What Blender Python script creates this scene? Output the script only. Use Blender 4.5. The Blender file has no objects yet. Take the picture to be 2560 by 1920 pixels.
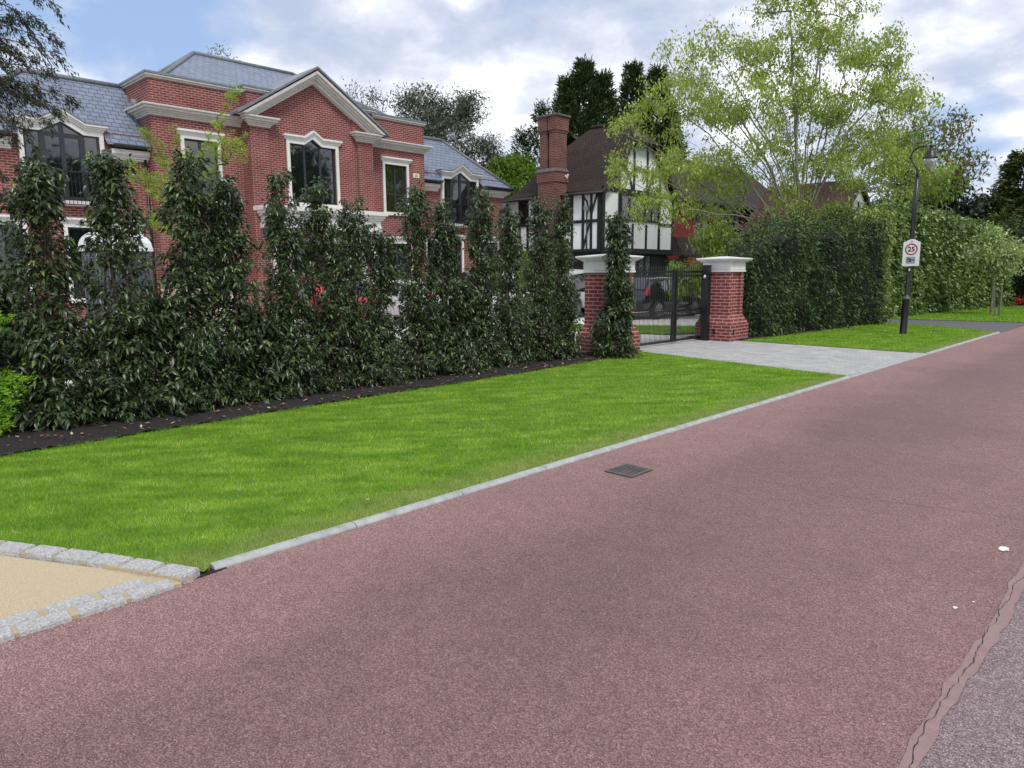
import bpy, math, random
import numpy as np
from mathutils import Matrix, Vector
S = bpy.context.scene
COL = S.collection
PI = math.pi
# ------------------------------------------------------------------ camera
F_PX = 1775.0
pit, rol, yaw = [math.radians(a) for a in (8.87, .33, 44.2)]
_c, _s = math.cos(yaw), math.sin(yaw)
Fw = Vector((-_s*math.cos(pit), _c*math.cos(pit), -math.sin(pit)))
Rt = Vector((_c, _s, 0)); Dn = Fw.cross(Rt)
if Dn.z > 0: Dn = -Dn
R2 = Rt*math.cos(rol) + Dn*math.sin(rol)
D2 = -Rt*math.sin(rol) + Dn*math.cos(rol)
cam = bpy.data.objects.new("camera", bpy.data.cameras.new("camera"))
COL.objects.link(cam)
m = Matrix.Identity(4)
for i in range(3):
    m[i][0] = R2[i]; m[i][1] = -D2[i]; m[i][2] = -Fw[i]
m[2][3] = 1.6
cam.matrix_world = m
cam.data.sensor_width = 36; cam.data.lens = F_PX/2560*36
cam.data.clip_end = 3000; cam.data.clip_start = .05
S.camera = cam
# ------------------------------------------------------------------ light
SUN_EL, SUN_AZ = 52, 118      # azimuth of the sun, degrees clockwise from +Y
w = bpy.data.worlds.new("World"); S.world = w; w.use_nodes = True
nt = w.node_tree; nt.nodes.clear()
def N(nt, t, **k):
    n = nt.nodes.new(t)
    for a, v in k.items(): setattr(n, a, v)
    return n
def math_(nt, op, a, b=None, clamp=False):
    n = N(nt, 'ShaderNodeMath', operation=op); n.use_clamp = clamp
    for i, v in enumerate((a, b)):
        if v is None: continue
        if isinstance(v, (int, float)): n.inputs[i].default_value = v
        else: nt.links.new(v, n.inputs[i])
    return n.outputs[0]
def mix_(nt, fac, a, b, blend='MIX'):
    n = N(nt, 'ShaderNodeMix', data_type='RGBA', blend_type=blend)
    for s, v in ((n.inputs[0], fac), (n.inputs[6], a), (n.inputs[7], b)):
        if isinstance(v, (int, float)): s.default_value = v if s.type == 'VALUE' else (v, v, v, 1)
        elif isinstance(v, tuple): s.default_value = v if len(v) == 4 else (*v, 1)
        else: nt.links.new(v, s)
    return n.outputs[2]
def ramp_(nt, fac, stops, interp='LINEAR'):
    n = N(nt, 'ShaderNodeValToRGB'); n.color_ramp.interpolation = interp
    e = n.color_ramp.elements
    while len(e) < len(stops): e.new(.5)
    for x, (p, c) in zip(e, stops):
        x.position = p
        x.color = (c, c, c, 1) if isinstance(c, (int, float)) else (*c, 1)
    nt.links.new(fac, n.inputs[0]); return n.outputs[0]
sky = N(nt, 'ShaderNodeTexSky', sky_type='NISHITA'); sky.sun_disc = False
sky.sun_elevation = math.radians(SUN_EL); sky.sun_rotation = math.radians(SUN_AZ)
sky.air_density = 1.0; sky.dust_density = 1.5
tc = N(nt, 'ShaderNodeTexCoord')
sep = N(nt, 'ShaderNodeSeparateXYZ'); nt.links.new(tc.outputs['Generated'], sep.inputs[0])
zz = math_(nt, 'ADD', math_(nt, 'MAXIMUM', sep.outputs[2], 0.0), .30)
cmb = N(nt, 'ShaderNodeCombineXYZ')
nt.links.new(math_(nt, 'DIVIDE', sep.outputs[0], zz), cmb.inputs[0])
nt.links.new(math_(nt, 'DIVIDE', sep.outputs[1], zz), cmb.inputs[1])
cmb.inputs[2].default_value = 3.7
def noise(nt, vec, scale, detail=4, rough=.55, dist=0, dim='3D'):
    n = N(nt, 'ShaderNodeTexNoise', noise_dimensions=dim)
    n.inputs['Scale'].default_value = scale; n.inputs['Detail'].default_value = detail
    n.inputs['Roughness'].default_value = rough; n.inputs['Distortion'].default_value = dist
    if vec is not None: nt.links.new(vec, n.inputs['Vector'])
    return n.outputs[0]
n1 = noise(nt, cmb.outputs[0], 2.3, 9, .52, .15)
n2 = noise(nt, cmb.outputs[0], 6.0, 7, .55, .2)
def patch(direction, inner, outer):          # an opening in the cloud deck round one compass direction
    d = Vector(direction).normalized()
    v = N(nt, 'ShaderNodeVectorMath', operation='DOT_PRODUCT')
    nrm = N(nt, 'ShaderNodeVectorMath', operation='NORMALIZE')
    nt.links.new(tc.outputs['Generated'], nrm.inputs[0])
    nt.links.new(nrm.outputs[0], v.inputs[0]); v.inputs[1].default_value = d
    mr = N(nt, 'ShaderNodeMapRange', interpolation_type='SMOOTHSTEP')
    nt.links.new(v.outputs['Value'], mr.inputs[0])
    mr.inputs[1].default_value = math.cos(math.radians(outer)); mr.inputs[2].default_value = math.cos(math.radians(inner))
    return mr.outputs[0]
op = math_(nt, 'MAXIMUM', patch((-0.932, 0.279, 0.232), 2, 15), patch((-0.215, 0.965, 0.150), .5, 5))
op = math_(nt, 'MAXIMUM', op, math_(nt, 'MULTIPLY', patch((-.66, .62, .5), 4, 20), .45))
cov = math_(nt, 'SUBTRACT', math_(nt, 'ADD', n1, math_(nt, 'MULTIPLY', n2, .25)), math_(nt, 'MULTIPLY', op, .50))
cov = ramp_(nt, cov, [(.08, 0), (.36, 1)])
shade = ramp_(nt, math_(nt, 'ADD', math_(nt, 'MULTIPLY', n1, .55), math_(nt, 'MULTIPLY', n2, .5)),
              [(.40, (.33, .385, .51)), (.49, (.42, .46, .56)), (.56, (.55, .58, .655)), (.64, (.78, .79, .83))])
skyc = mix_(nt, 1.0, sky.outputs[0], (.105, .105, .105), 'MULTIPLY')
blue = mix_(nt, .75, skyc, (.25, .355, .56))
fin = mix_(nt, cov, blue, shade)
bg = N(nt, 'ShaderNodeBackground'); bg.inputs[1].default_value = 1.0
nt.links.new(fin, bg.inputs[0])
wo = N(nt, 'ShaderNodeOutputWorld'); nt.links.new(bg.outputs[0], wo.inputs[0])
sun = bpy.data.objects.new("sun", bpy.data.lights.new("sun", 'SUN'))
COL.objects.link(sun); sun.data.energy = 1.5; sun.data.angle = math.radians(14)
sun.data.color = (1, .955, .88)
a_, e_ = math.radians(SUN_AZ), math.radians(SUN_EL)
sd = Vector((math.sin(a_)*math.cos(e_), math.cos(a_)*math.cos(e_), math.sin(e_)))
sun.rotation_euler = sd.to_track_quat('Z', 'Y').to_euler()
sun.location = (5, -5, 20)
S.view_settings.view_transform = 'Standard'; S.view_settings.look = 'None'
S.view_settings.exposure = .66; S.view_settings.gamma = 1
# ------------------------------------------------------------------ materials
MAT = {}
def new_mat(name):
    mt = bpy.data.materials.new(name); mt.use_nodes = True
    nt = mt.node_tree; b = nt.nodes['Principled BSDF']; MAT[name] = mt
    return mt, nt, b
def bump(nt, b, h, strength=.3, dist=.01):
    n = N(nt, 'ShaderNodeBump'); n.inputs['Strength'].default_value = strength
    n.inputs['Distance'].default_value = dist
    nt.links.new(h, n.inputs['Height']); nt.links.new(n.outputs[0], b.inputs['Normal'])
def pos(nt): return N(nt, 'ShaderNodeNewGeometry').outputs['Position']
def plain(name, col, rough=.5, metal=0, var=.12, scale=6, bmp=0, spec=.5, bscale=60, coat=0):
    mt, nt, b = new_mat(name)
    b.inputs['Roughness'].default_value = rough; b.inputs['Metallic'].default_value = metal
    b.inputs['Specular IOR Level'].default_value = spec
    b.inputs['Coat Weight'].default_value = coat
    tcn = N(nt, 'ShaderNodeTexCoord').outputs['Object']
    nn = noise(nt, tcn, scale, 5, .6)
    lo = tuple(c*(1-var) for c in col); hi = tuple(min(1, c*(1+var)) for c in col)
    nt.links.new(ramp_(nt, nn, [(.3, lo), (.7, hi)]), b.inputs['Base Color'])
    if bmp: bump(nt, b, noise(nt, tcn, bscale, 4), bmp, .01)
    return mt
def uv_wall(nt, zk=1.0, swap=False):
    g = N(nt, 'ShaderNodeNewGeometry')
    sp = N(nt, 'ShaderNodeSeparateXYZ'); nt.links.new(g.outputs['Position'], sp.inputs[0])
    sn = N(nt, 'ShaderNodeSeparateXYZ'); nt.links.new(g.outputs['True Normal'], sn.inputs[0])
    f = math_(nt, 'GREATER_THAN', math_(nt, 'ABSOLUTE', sn.outputs[0]), math_(nt, 'ABSOLUTE', sn.outputs[1]))
    u = N(nt, 'ShaderNodeMix', data_type='FLOAT')
    nt.links.new(f, u.inputs[0]); nt.links.new(sp.outputs[0], u.inputs[2]); nt.links.new(sp.outputs[1], u.inputs[3])
    c = N(nt, 'ShaderNodeCombineXYZ'); nt.links.new(u.outputs[0], c.inputs[0])
    nt.links.new(math_(nt, 'MULTIPLY', sp.outputs[2], zk), c.inputs[1])
    return c.outputs[0], g.outputs['Position']
def bricktex(nt, vec, w_, h_, mort, c1, c2, cm, smooth=.1, bias=0, off=.5):
    t = N(nt, 'ShaderNodeTexBrick'); nt.links.new(vec, t.inputs['Vector'])
    t.offset = off
    t.inputs['Scale'].default_value = 1; t.inputs['Brick Width'].default_value = w_
    t.inputs['Row Height'].default_value = h_; t.inputs['Mortar Size'].default_value = mort
    t.inputs['Mortar Smooth'].default_value = smooth; t.inputs['Bias'].default_value = bias
    t.inputs['Color1'].default_value = (*c1, 1); t.inputs['Color2'].default_value = (*c2, 1)
    t.inputs['Mortar'].default_value = (*cm, 1)
    return t
def brick_mat(name, c1, c2, cm, w_=.225, h_=.075, mort=.0095, stain=.15, zk=1, rough=.85, spec=.3, bs=.5):
    mt, nt, b = new_mat(name)
    vec, p = uv_wall(nt, zk)
    t = bricktex(nt, vec, w_, h_, mort, c1, c2, cm)
    # a few much darker bricks
    t2 = bricktex(nt, vec, w_, h_, mort, (1, 1, 1), (.25, .25, .25), (1, 1, 1), bias=-.55)
    col = mix_(nt, 1, t.outputs[0], t2.outputs[0], 'MULTIPLY')
    st = ramp_(nt, noise(nt, p, 1.3, 6, .65), [(.3, 1-stain), (.7, 1+stain*.6)])
    col = mix_(nt, 1, col, st, 'MULTIPLY')
    fine = ramp_(nt, noise(nt, p, 45, 4, .6), [(.3, .82), (.7, 1.16)])
    col = mix_(nt, 1, col, fine, 'MULTIPLY')
    nt.links.new(col, b.inputs['Base Color'])
    b.inputs['Roughness'].default_value = rough; b.inputs['Specular IOR Level'].default_value = spec
    bump(nt, b, math_(nt, 'SUBTRACT', 1.0, t.outputs['Fac']), bs, .012)
    return mt
brick_mat('brick_red', (.15, .031, .031), (.27, .066, .060), (.38, .235, .215), mort=.011, stain=.26)
brick_mat('brick_old', (.11, .035, .030), (.20, .058, .048), (.30, .21, .18), stain=.35)
brick_mat('brick_pillar', (.17, .034, .034), (.26, .058, .053), (.42, .25, .23), mort=.011, stain=.25)
brick_mat('hung_tile', (.17, .035, .03), (.25, .055, .045), (.12, .03, .025), .17, .1, .008)
brick_mat('slate', (.17, .205, .285), (.225, .265, .355), (.06, .07, .095), .25, .145, .011, .1, rough=.42, spec=.5, bs=.6)
brick_mat('cottage_tile', (.07, .038, .032), (.12, .06, .048), (.04, .02, .018), .165, .1, .012, .3)
brick_mat('clay_tile', (.042, .030, .025), (.082, .050, .040), (.010, .009, .008), .165, .10, .018, .35, rough=.8, bs=1)
plain('stone_white', (.70, .69, .66), .55, var=.06, bmp=.1)
plain('stone_weathered', (.56, .53, .50), .7, var=.14, bmp=.2, scale=9)
plain('cap_white', (.72, .72, .70), .55, var=.05, bmp=.08)
plain('frame_grey', (.028, .030, .036), .4, var=.05)
plain('lead', (.17, .19, .22), .45, var=.2)
plain('ridge_grey', (.16, .17, .18), .6, var=.2)
plain('black_metal', (.010, .010, .012), .38, var=.2, spec=.6)
plain('black_plastic', (.012, .012, .013), .4)
plain('render_white', (.88, .89, .91), .75, var=.04, bmp=.15, scale=2)
plain('timber_black', (.014, .017, .016), .5, var=.3, bmp=.2)
plain('wood_stake', (.16, .14, .12), .8, var=.3)
plain('bark', (.10, .075, .055), .9, var=.35, scale=12, bmp=.8, bscale=30)
plain('bark_pale', (.20, .19, .155), .85, var=.3, scale=10, bmp=.6, bscale=30)
plain('galv', (.45, .46, .47), .4, .6)
plain('sign_white', (.80, .80, .82), .4, var=.02)
plain('sign_red', (.36, .03, .04), .4, var=.03)
plain('sign_black', (.015, .015, .02), .4, var=.03)
plain('sign_grey', (.42, .43, .45), .4, var=.03)
plain('plastic_grey', (.10, .105, .125), .5, var=.08)
plain('plastic_white', (.75, .76, .78), .4, var=.03)
plain('alarm_green', (.38, .47, .12), .5)
plain('iron', (.15, .135, .125), .6, var=.3, metal=.4, bmp=.3)
plain('void_black', (.004, .004, .004), .9)
plain('beige_block', (.50, .40, .28), .8, var=.12, bmp=.3)
plain('turf_green', (.14, .26, .05), .9, var=.3, scale=30)
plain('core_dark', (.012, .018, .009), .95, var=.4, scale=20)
plain('rubber', (.018, .018, .018), .8)
plain('alloy', (.5, .5, .52), .3, .8)
plain('lamp_red', (.22, .015, .015), .25, coat=.5)
plain('lamp_clear', (.6, .6, .62), .15)
plain('plate_yellow', (.75, .55, .18), .5, var=.02)
plain('paint_spill', (.72, .72, .68), .7, var=.06, scale=60)
plain('asphalt_grey', (.12, .118, .125), .85, var=.2, scale=80, bmp=.7, bscale=180)
plain('curtain', (.25, .26, .27), .9, var=.2)
for nme, c in (('car_black', (.006, .006, .012)), ('car_red', (.42, .025, .03)), ('car_white', (.75, .76, .78)), ('car_silver', (.45, .47, .49))):
    plain(nme, c, .28, var=.02, coat=1)
mt, nt, b = new_mat('glass')
b.inputs['Base Color'].default_value = (.006, .009, .009, 1); b.inputs['Roughness'].default_value = .03
b.inputs['IOR'].default_value = 2.1
gn = noise(nt, pos(nt), 1.1, 2, .5)
bump(nt, b, gn, .12, .03)
mt, nt, b = new_mat('lamp_glass')
b.inputs['Base Color'].default_value = (.75, .78, .78, 1); b.inputs['Roughness'].default_value = .12
b.inputs['Transmission Weight'].default_value = .75; b.inputs['IOR'].default_value = 1.3
# foliage
def leaf_mat(name, cols, rough=.42, trans=.25, spec=.5, big=.25):
    mt, nt, b = new_mat(name)
    g = N(nt, 'ShaderNodeNewGeometry')
    c = ramp_(nt, g.outputs['Random Per Island'], cols)
    v = ramp_(nt, noise(nt, g.outputs['Position'], 1.6, 3, .5), [(.3, 1-big), (.7, 1+big)])
    c = mix_(nt, 1, c, v, 'MULTIPLY')
    nt.links.new(c, b.inputs['Base Color']); b.inputs['Roughness'].default_value = rough
    b.inputs['Specular IOR Level'].default_value = spec
    tr = N(nt, 'ShaderNodeBsdfTranslucent')
    nt.links.new(mix_(nt, 1, c, (1.3, 1.5, .7), 'MULTIPLY'), tr.inputs[0])
    mx = N(nt, 'ShaderNodeMixShader'); mx.inputs[0].default_value = trans
    nt.links.new(b.outputs[0], mx.inputs[1]); nt.links.new(tr.outputs[0], mx.inputs[2])
    nt.links.new(mx.outputs[0], nt.nodes['Material Output'].inputs[0])
    return mt
leaf_mat('lf_laurel', [(0, (.022, .042, .014)), (.5, (.046, .076, .028)), (.9, (.075, .112, .042)), (.955, (.055, .085, .03)), (.975, (.17, .25, .04)), (.992, (.17, .25, .04)), (1, (.12, .05, .03))], .36, .14, .6)
leaf_mat('lf_laurel2', [(0, (.020, .044, .014)), (.5, (.042, .078, .024)), (.92, (.08, .125, .04)), (1, (.14, .20, .05))], .45, .18, .4)
leaf_mat('lf_cherry', [(0, (.06, .11, .020)), (.5, (.12, .19, .04)), (.85, (.18, .26, .07)), (1, (.33, .42, .16))], .4, .2, .6)
leaf_mat('lf_ivy', [(0, (.14, .20, .04)), (.6, (.24, .32, .08)), (1, (.38, .46, .17))], .4, .2)
leaf_mat('lf_spring', [(0, (.20, .27, .055)), (.5, (.32, .40, .09)), (.85, (.45, .52, .16)), (1, (.36, .33, .16))], .5, .45, .3)
leaf_mat('lf_spring2', [(0, (.11, .17, .035)), (.5, (.18, .25, .05)), (1, (.27, .33, .09))], .5, .35, .3)
leaf_mat('lf_larch', [(0, (.22, .30, .04)), (.6, (.32, .42, .07)), (1, (.42, .50, .12))], .5, .4, .3)
leaf_mat('lf_euc', [(0, (.055, .068, .05)), (.5, (.10, .115, .085)), (1, (.19, .20, .155))], .5, .15)
leaf_mat('lf_dark', [(0, (.012, .022, .013)), (.6, (.026, .042, .024)), (1, (.06, .075, .05))], .5, .08)
leaf_mat('lf_conifer', [(0, (.020, .038, .012)), (.6, (.046, .076, .024)), (1, (.11, .155, .045))], .6, .06, .3)
leaf_mat('lf_olive', [(0, (.035, .055, .012)), (.6, (.07, .095, .022)), (1, (.14, .16, .045))], .6, .1, .3)
leaf_mat('lf_cedar', [(0, (.018, .030, .016)), (.6, (.035, .050, .026)), (.85, (.06, .06, .035)), (1, (.10, .055, .035))], .6, .08, .3)
leaf_mat('lf_lime', [(0, (.13, .26, .015)), (.6, (.22, .40, .03)), (1, (.30, .50, .05))], .5, .35, .3)
leaf_mat('lf_bright', [(0, (.06, .12, .012)), (.6, (.11, .19, .018)), (1, (.20, .29, .04))], .5, .35, .3)
leaf_mat('lf_pale', [(0, (.18, .26, .08)), (.6, (.30, .38, .16)), (1, (.62, .64, .50))], .5, .35, .3)
leaf_mat('lf_brown', [(0, (.10, .11, .04)), (.6, (.17, .17, .06)), (1, (.24, .15, .08))], .5, .3, .3)
leaf_mat('lf_red', [(0, (.4, .02, .03)), (1, (.6, .05, .06))], .5, .2, .3)
leaf_mat('lf_dead', [(0, (.10, .035, .022)), (.4, (.22, .10, .06)), (.7, (.30, .20, .13)), (1, (.42, .40, .28))], .7, .05, .3)
# grass blades: patchy light and dark turf, straw-coloured beside the kerb
mt, nt, b = new_mat('grass')
g = N(nt, 'ShaderNodeNewGeometry')
c = ramp_(nt, g.outputs['Random Per Island'], [(0, (.13, .26, .012)), (.5, (.205, .375, .02)), (.9, (.29, .47, .04)), (1, (.50, .56, .20))])
mp0 = N(nt, 'ShaderNodeMapping'); mp0.inputs['Rotation'].default_value = (0, 0, math.radians(-52))
nt.links.new(g.outputs['Position'], mp0.inputs[0])
mp = N(nt, 'ShaderNodeMapping'); mp.inputs['Scale'].default_value = (.6, 1.9, 1)
nt.links.new(mp0.outputs[0], mp.inputs[0])
pn = ramp_(nt, noise(nt, mp.outputs[0], 2.6, 8, .68, .2), [(.36, (.62, .72, .6)), (.49, (1, 1, 1)), (.62, (1.75, 1.38, 2.6))])
c = mix_(nt, 1, c, pn, 'MULTIPLY')
sp = N(nt, 'ShaderNodeSeparateXYZ'); nt.links.new(g.outputs['Position'], sp.inputs[0])
ed = ramp_(nt, math_(nt, 'ADD', math_(nt, 'MULTIPLY', math_(nt, 'ADD', sp.outputs[0], 4.30), 1.5), math_(nt, 'MULTIPLY', noise(nt, g.outputs['Position'], 4, 4), .8)), [(.62, 0), (1.0, .8)])
c = mix_(nt, ed, c, (.38, .38, .16))
nt.links.new(c, b.inputs['Base Color']); b.inputs['Roughness'].default_value = .55
b.inputs['Specular IOR Level'].default_value = .3
tr = N(nt, 'ShaderNodeBsdfTranslucent'); nt.links.new(mix_(nt, 1, c, (1.2, 1.5, .6), 'MULTIPLY'), tr.inputs[0])
mx = N(nt, 'ShaderNodeMixShader'); mx.inputs[0].default_value = .35
nt.links.new(b.outputs[0], mx.inputs[1]); nt.links.new(tr.outputs[0], mx.inputs[2])
nt.links.new(mx.outputs[0], nt.nodes['Material Output'].inputs[0])
plain('lawn_base', (.11, .20, .018), .9, var=.3, scale=8)
# red surface dressing: chippings with dark gaps, worn streaks and scuffs
def road_mat(name, c_lo, c_mid, c_hi, streak=True):
    mt, nt, b = new_mat(name)
    p = pos(nt)
    wob = N(nt, 'ShaderNodeTexNoise'); wob.inputs['Scale'].default_value = 60; nt.links.new(p, wob.inputs[0])
    va = N(nt, 'ShaderNodeVectorMath', operation='SCALE'); nt.links.new(wob.outputs['Color'], va.inputs[0]); va.inputs['Scale'].default_value = .006
    vb = N(nt, 'ShaderNodeVectorMath', operation='ADD'); nt.links.new(p, vb.inputs[0]); nt.links.new(va.outputs[0], vb.inputs[1])
    v = N(nt, 'ShaderNodeTexVoronoi'); v.inputs['Scale'].default_value = 150; nt.links.new(vb.outputs[0], v.inputs['Vector'])
    sc = N(nt, 'ShaderNodeSeparateColor'); nt.links.new(v.outputs['Color'], sc.inputs[0])
    c = ramp_(nt, sc.outputs[0], [(0, c_lo), (.5, c_mid), (.93, c_hi), (1, tuple(min(1, x*1.25+.02) for x in c_hi))])
    gap = ramp_(nt, v.outputs['Distance'], [(.38, 1), (.75, .45)])
    c = mix_(nt, 1, c, gap, 'MULTIPLY')
    bl = ramp_(nt, noise(nt, p, .55, 5, .6, .4), [(.32, .86), (.50, 1), (.68, 1.08)])
    c = mix_(nt, 1, c, bl, 'MULTIPLY')
    f2 = ramp_(nt, noise(nt, p, 7, 5, .7), [(.3, .88), (.7, 1.1)])
    c = mix_(nt, 1, c, f2, 'MULTIPLY')
    h = ramp_(nt, v.outputs['Distance'], [(.1, 1), (.75, 0)])
    if streak:
        sx0 = N(nt, 'ShaderNodeSeparateXYZ'); nt.links.new(p, sx0.inputs[0])
        wv = math_(nt, 'ADD', math_(nt, 'MULTIPLY', math_(nt, 'ADD', sx0.outputs[0], 3.75), .3), math_(nt, 'MULTIPLY', math_(nt, 'SUBTRACT', noise(nt, p, .8, 4, .6), .5), .35))
        c = mix_(nt, 1, c, ramp_(nt, wv, [(.05, 1.14), (.22, 1.0), (.34, .80), (.55, .82), (.85, .98)]), 'MULTIPLY')
        mpn = N(nt, 'ShaderNodeMapping'); mpn.inputs['Rotation'].default_value = (0, 0, .25); mpn.inputs['Scale'].default_value = (2.2, .8, 1)
        nt.links.new(p, mpn.inputs[0])
        spx = N(nt, 'ShaderNodeSeparateXYZ'); nt.links.new(p, spx.inputs[0])
        near = math_(nt, 'MULTIPLY', ramp_(nt, math_(nt, 'MULTIPLY', math_(nt, 'ADD', spx.outputs[0], 4), .5), [(.12, 1), (.75, 0)]),
                     ramp_(nt, math_(nt, 'MULTIPLY', math_(nt, 'ADD', spx.outputs[1], 1), .33), [(.35, 1), (.85, 0)]))
        smear = ramp_(nt, math_(nt, 'MULTIPLY', noise(nt, mpn.outputs[0], 2.4, 6, .65, .6), near), [(.40, 0), (.50, .75)])
        c = mix_(nt, smear, c, (.115, .085, .088))
        h = mix_(nt, smear, h, .6)
    nt.links.new(c, b.inputs['Base Color'])
    b.inputs['Roughness'].default_value = .68; b.inputs['Specular IOR Level'].default_value = .55
    bump(nt, b, h, .9, .006)
road_mat('road_red', (.225, .110, .105), (.37, .205, .196), (.46, .28, .266))
road_mat('road_far_lane', (.20, .135, .14), (.33, .24, .245), (.48, .38, .385), False)
plain('bitumen', (.27, .175, .168), .7, var=.12, scale=20, bmp=.25, bscale=50)
plain('resin', (.60, .49, .32), .8, var=.34, scale=230, bmp=.9, bscale=230)
plain('mortar_sand', (.42, .35, .24), .9, var=.12, scale=25, bmp=.4)
plain('kerb_concrete', (.36, .38, .37), .8, var=.25, scale=8, bmp=.3)
plain('granite', (.40, .40, .39), .65, var=.42, scale=90, bmp=.5, bscale=40)
plain('soil', (.018, .014, .014), .95, var=.5, scale=25, bmp=1, bscale=60)
plain('forecourt', (.60, .58, .55), .8, var=.08, scale=3, bmp=.2)
plain('field', (.08, .13, .03), .95, var=.3, scale=1)
mt, nt, b = new_mat('paving')
t = bricktex(nt, pos(nt), .24, .12, .005, (.36, .355, .345), (.47, .465, .45), (.24, .235, .22))
mixed = mix_(nt, 1, t.outputs[0], ramp_(nt, noise(nt, pos(nt), 3, 6, .65), [(.3, .85), (.7, 1.1)]), 'MULTIPLY')
mixed = mix_(nt, 1, mixed, ramp_(nt, noise(nt, pos(nt), 90, 3, .65), [(.3, .82), (.7, 1.15)]), 'MULTIPLY')
nt.links.new(mixed, b.inputs['Base Color']); b.inputs['Roughness'].default_value = .8
bump(nt, b, math_(nt, 'SUBTRACT', 1.0, t.outputs['Fac']), .4, .004)
# ------------------------------------------------------------------ helpers
ORG = {}
def tag(o, label=None, cat=None, group=None, kind=None):
    if label: o['label'] = label
    if cat: o['category'] = cat
    if group: o['group'] = group
    if kind: o['kind'] = kind
    return o
def thing(name, label, cat, loc=(0, 0, 0), rz=0, group=None):
    o = bpy.data.objects.new(name, None); COL.objects.link(o)
    o.location = loc; o.rotation_euler = (0, 0, rz); o.empty_display_size = .2
    ORG[o.name] = Vector(loc)
    return tag(o, label, cat, group)
def link_mesh(name, me, mat, parent=None, smooth=False):
    o = bpy.data.objects.new(name, me); COL.objects.link(o)
    for mm in (mat if isinstance(mat, (list, tuple)) else [mat]): me.materials.append(MAT[mm])
    if smooth:
        me.polygons.foreach_set('use_smooth', [True]*len(me.polygons))
    if parent is not None:
        o.parent = parent; ORG[o.name] = ORG.get(parent.name, Vector((0, 0, 0)))
    else: ORG[o.name] = Vector((0, 0, 0))
    return o
class MB:
    def __init__(s): s.v = []; s.f = []
    def add(s, vs, fs):
        n = len(s.v); s.v += [tuple(p) for p in vs]; s.f += [tuple(i+n for i in f) for f in fs]; return s
    def box(s, x0, x1, y0, y1, z0, z1):
        x0, x1 = sorted((x0, x1)); y0, y1 = sorted((y0, y1)); z0, z1 = sorted((z0, z1))
        v = [(x, y, z) for z in (z0, z1) for y in (y0, y1) for x in (x0, x1)]
        return s.add(v, [(0, 2, 3, 1), (4, 5, 7, 6), (0, 1, 5, 4), (2, 6, 7, 3), (0, 4, 6, 2), (1, 3, 7, 5)])
    def frustum(s, c, z0, a0, b0, z1, a1, b1):
        v = [(c[0]+i*a, c[1]+j*b, z) for z, a, b in ((z0, a0, b0), (z1, a1, b1)) for j in (-1, 1) for i in (-1, 1)]
        return s.add(v, [(0, 2, 3, 1), (4, 5, 7, 6), (0, 1, 5, 4), (2, 6, 7, 3), (0, 4, 6, 2), (1, 3, 7, 5)])
    def prism(s, poly, axis, a, b):
        """poly: 2-D points; axis 'x': poly is (y,z); 'y': (x,z); 'z': (x,y)"""
        k = len(poly)
        def P(p, t): return (t, p[0], p[1]) if axis == 'x' else (p[0], t, p[1]) if axis == 'y' else (p[0], p[1], t)
        v = [P(p, a) for p in poly]+[P(p, b) for p in poly]
        f = [tuple(range(k))[::-1], tuple(range(k, 2*k))]+[(i, (i+1) % k, k+(i+1) % k, k+i) for i in range(k)]
        return s.add(v, f)
    def ring(s, outer, inner, x0, x1):
        """frame in the YZ plane between two outlines with the same number of points"""
        k = len(outer); v = []
        for X in (x0, x1): v += [(X, *p) for p in outer]+[(X, *p) for p in inner]
        f = []
        for i in range(k):
            j = (i+1) % k
            f += [(i, j, k+j, k+i), (2*k+i, 3*k+i, 3*k+j, 2*k+j), (i, 2*k+i, 2*k+j, j), (k+i, k+j, 3*k+j, 3*k+i)]
        return s.add(v, f)
    def tube(s, pts, rad, n=8, cap=True):
        pts = [Vector(p) for p in pts]; k = len(pts)
        rad = [rad]*k if isinstance(rad, (int, float)) else rad
        v = []; ref = None
        for i, p in enumerate(pts):
            t = (pts[min(i+1, k-1)]-pts[max(i-1, 0)]).normalized()
            if ref is None: ref = Vector((1, 0, 0)) if abs(t.x) < .8 else Vector((0, 1, 0))
            u = t.cross(ref).normalized(); w_ = t.cross(u).normalized(); ref = -u.cross(t) if False else ref
            for j in range(n):
                a = 2*PI*j/n; v.append(p+(u*math.cos(a)+w_*math.sin(a))*rad[i])
        f = [(i*n+j, i*n+(j+1) % n, (i+1)*n+(j+1) % n, (i+1)*n+j) for i in range(k-1) for j in range(n)]
        if cap: f += [tuple(range(n))[::-1], tuple(range((k-1)*n, k*n))]
        return s.add(v, f)
    def lathe(s, prof, c=(0, 0), n=16):
        v = []; k = len(prof)
        for r, z in prof:
            for j in range(n):
                a = 2*PI*j/n; v.append((c[0]+r*math.cos(a), c[1]+r*math.sin(a), z))
        f = [(i*n+j, i*n+(j+1) % n, (i+1)*n+(j+1) % n, (i+1)*n+j) for i in range(k-1) for j in range(n)]
        f += [tuple(range(n))[::-1], tuple(range((k-1)*n, k*n))]
        return s.add(v, f)
    def beam(s, p, q, wx, wz):
        """square bar between two points"""
        p, q = Vector(p), Vector(q); t = (q-p).normalized()
        u = t.cross(Vector((0, 0, 1))) if abs(t.z) < .99 else Vector((1, 0, 0))
        u.normalize(); w_ = t.cross(u).normalized()
        v = [b_+u*i*wx/2+w_*j*wz/2 for b_ in (p, q) for i, j in ((-1, -1), (1, -1), (1, 1), (-1, 1))]
        return s.add(v, [(3, 2, 1, 0), (4, 5, 6, 7)]+[(i, (i+1) % 4, 4+(i+1) % 4, 4+i) for i in range(4)])
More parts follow.
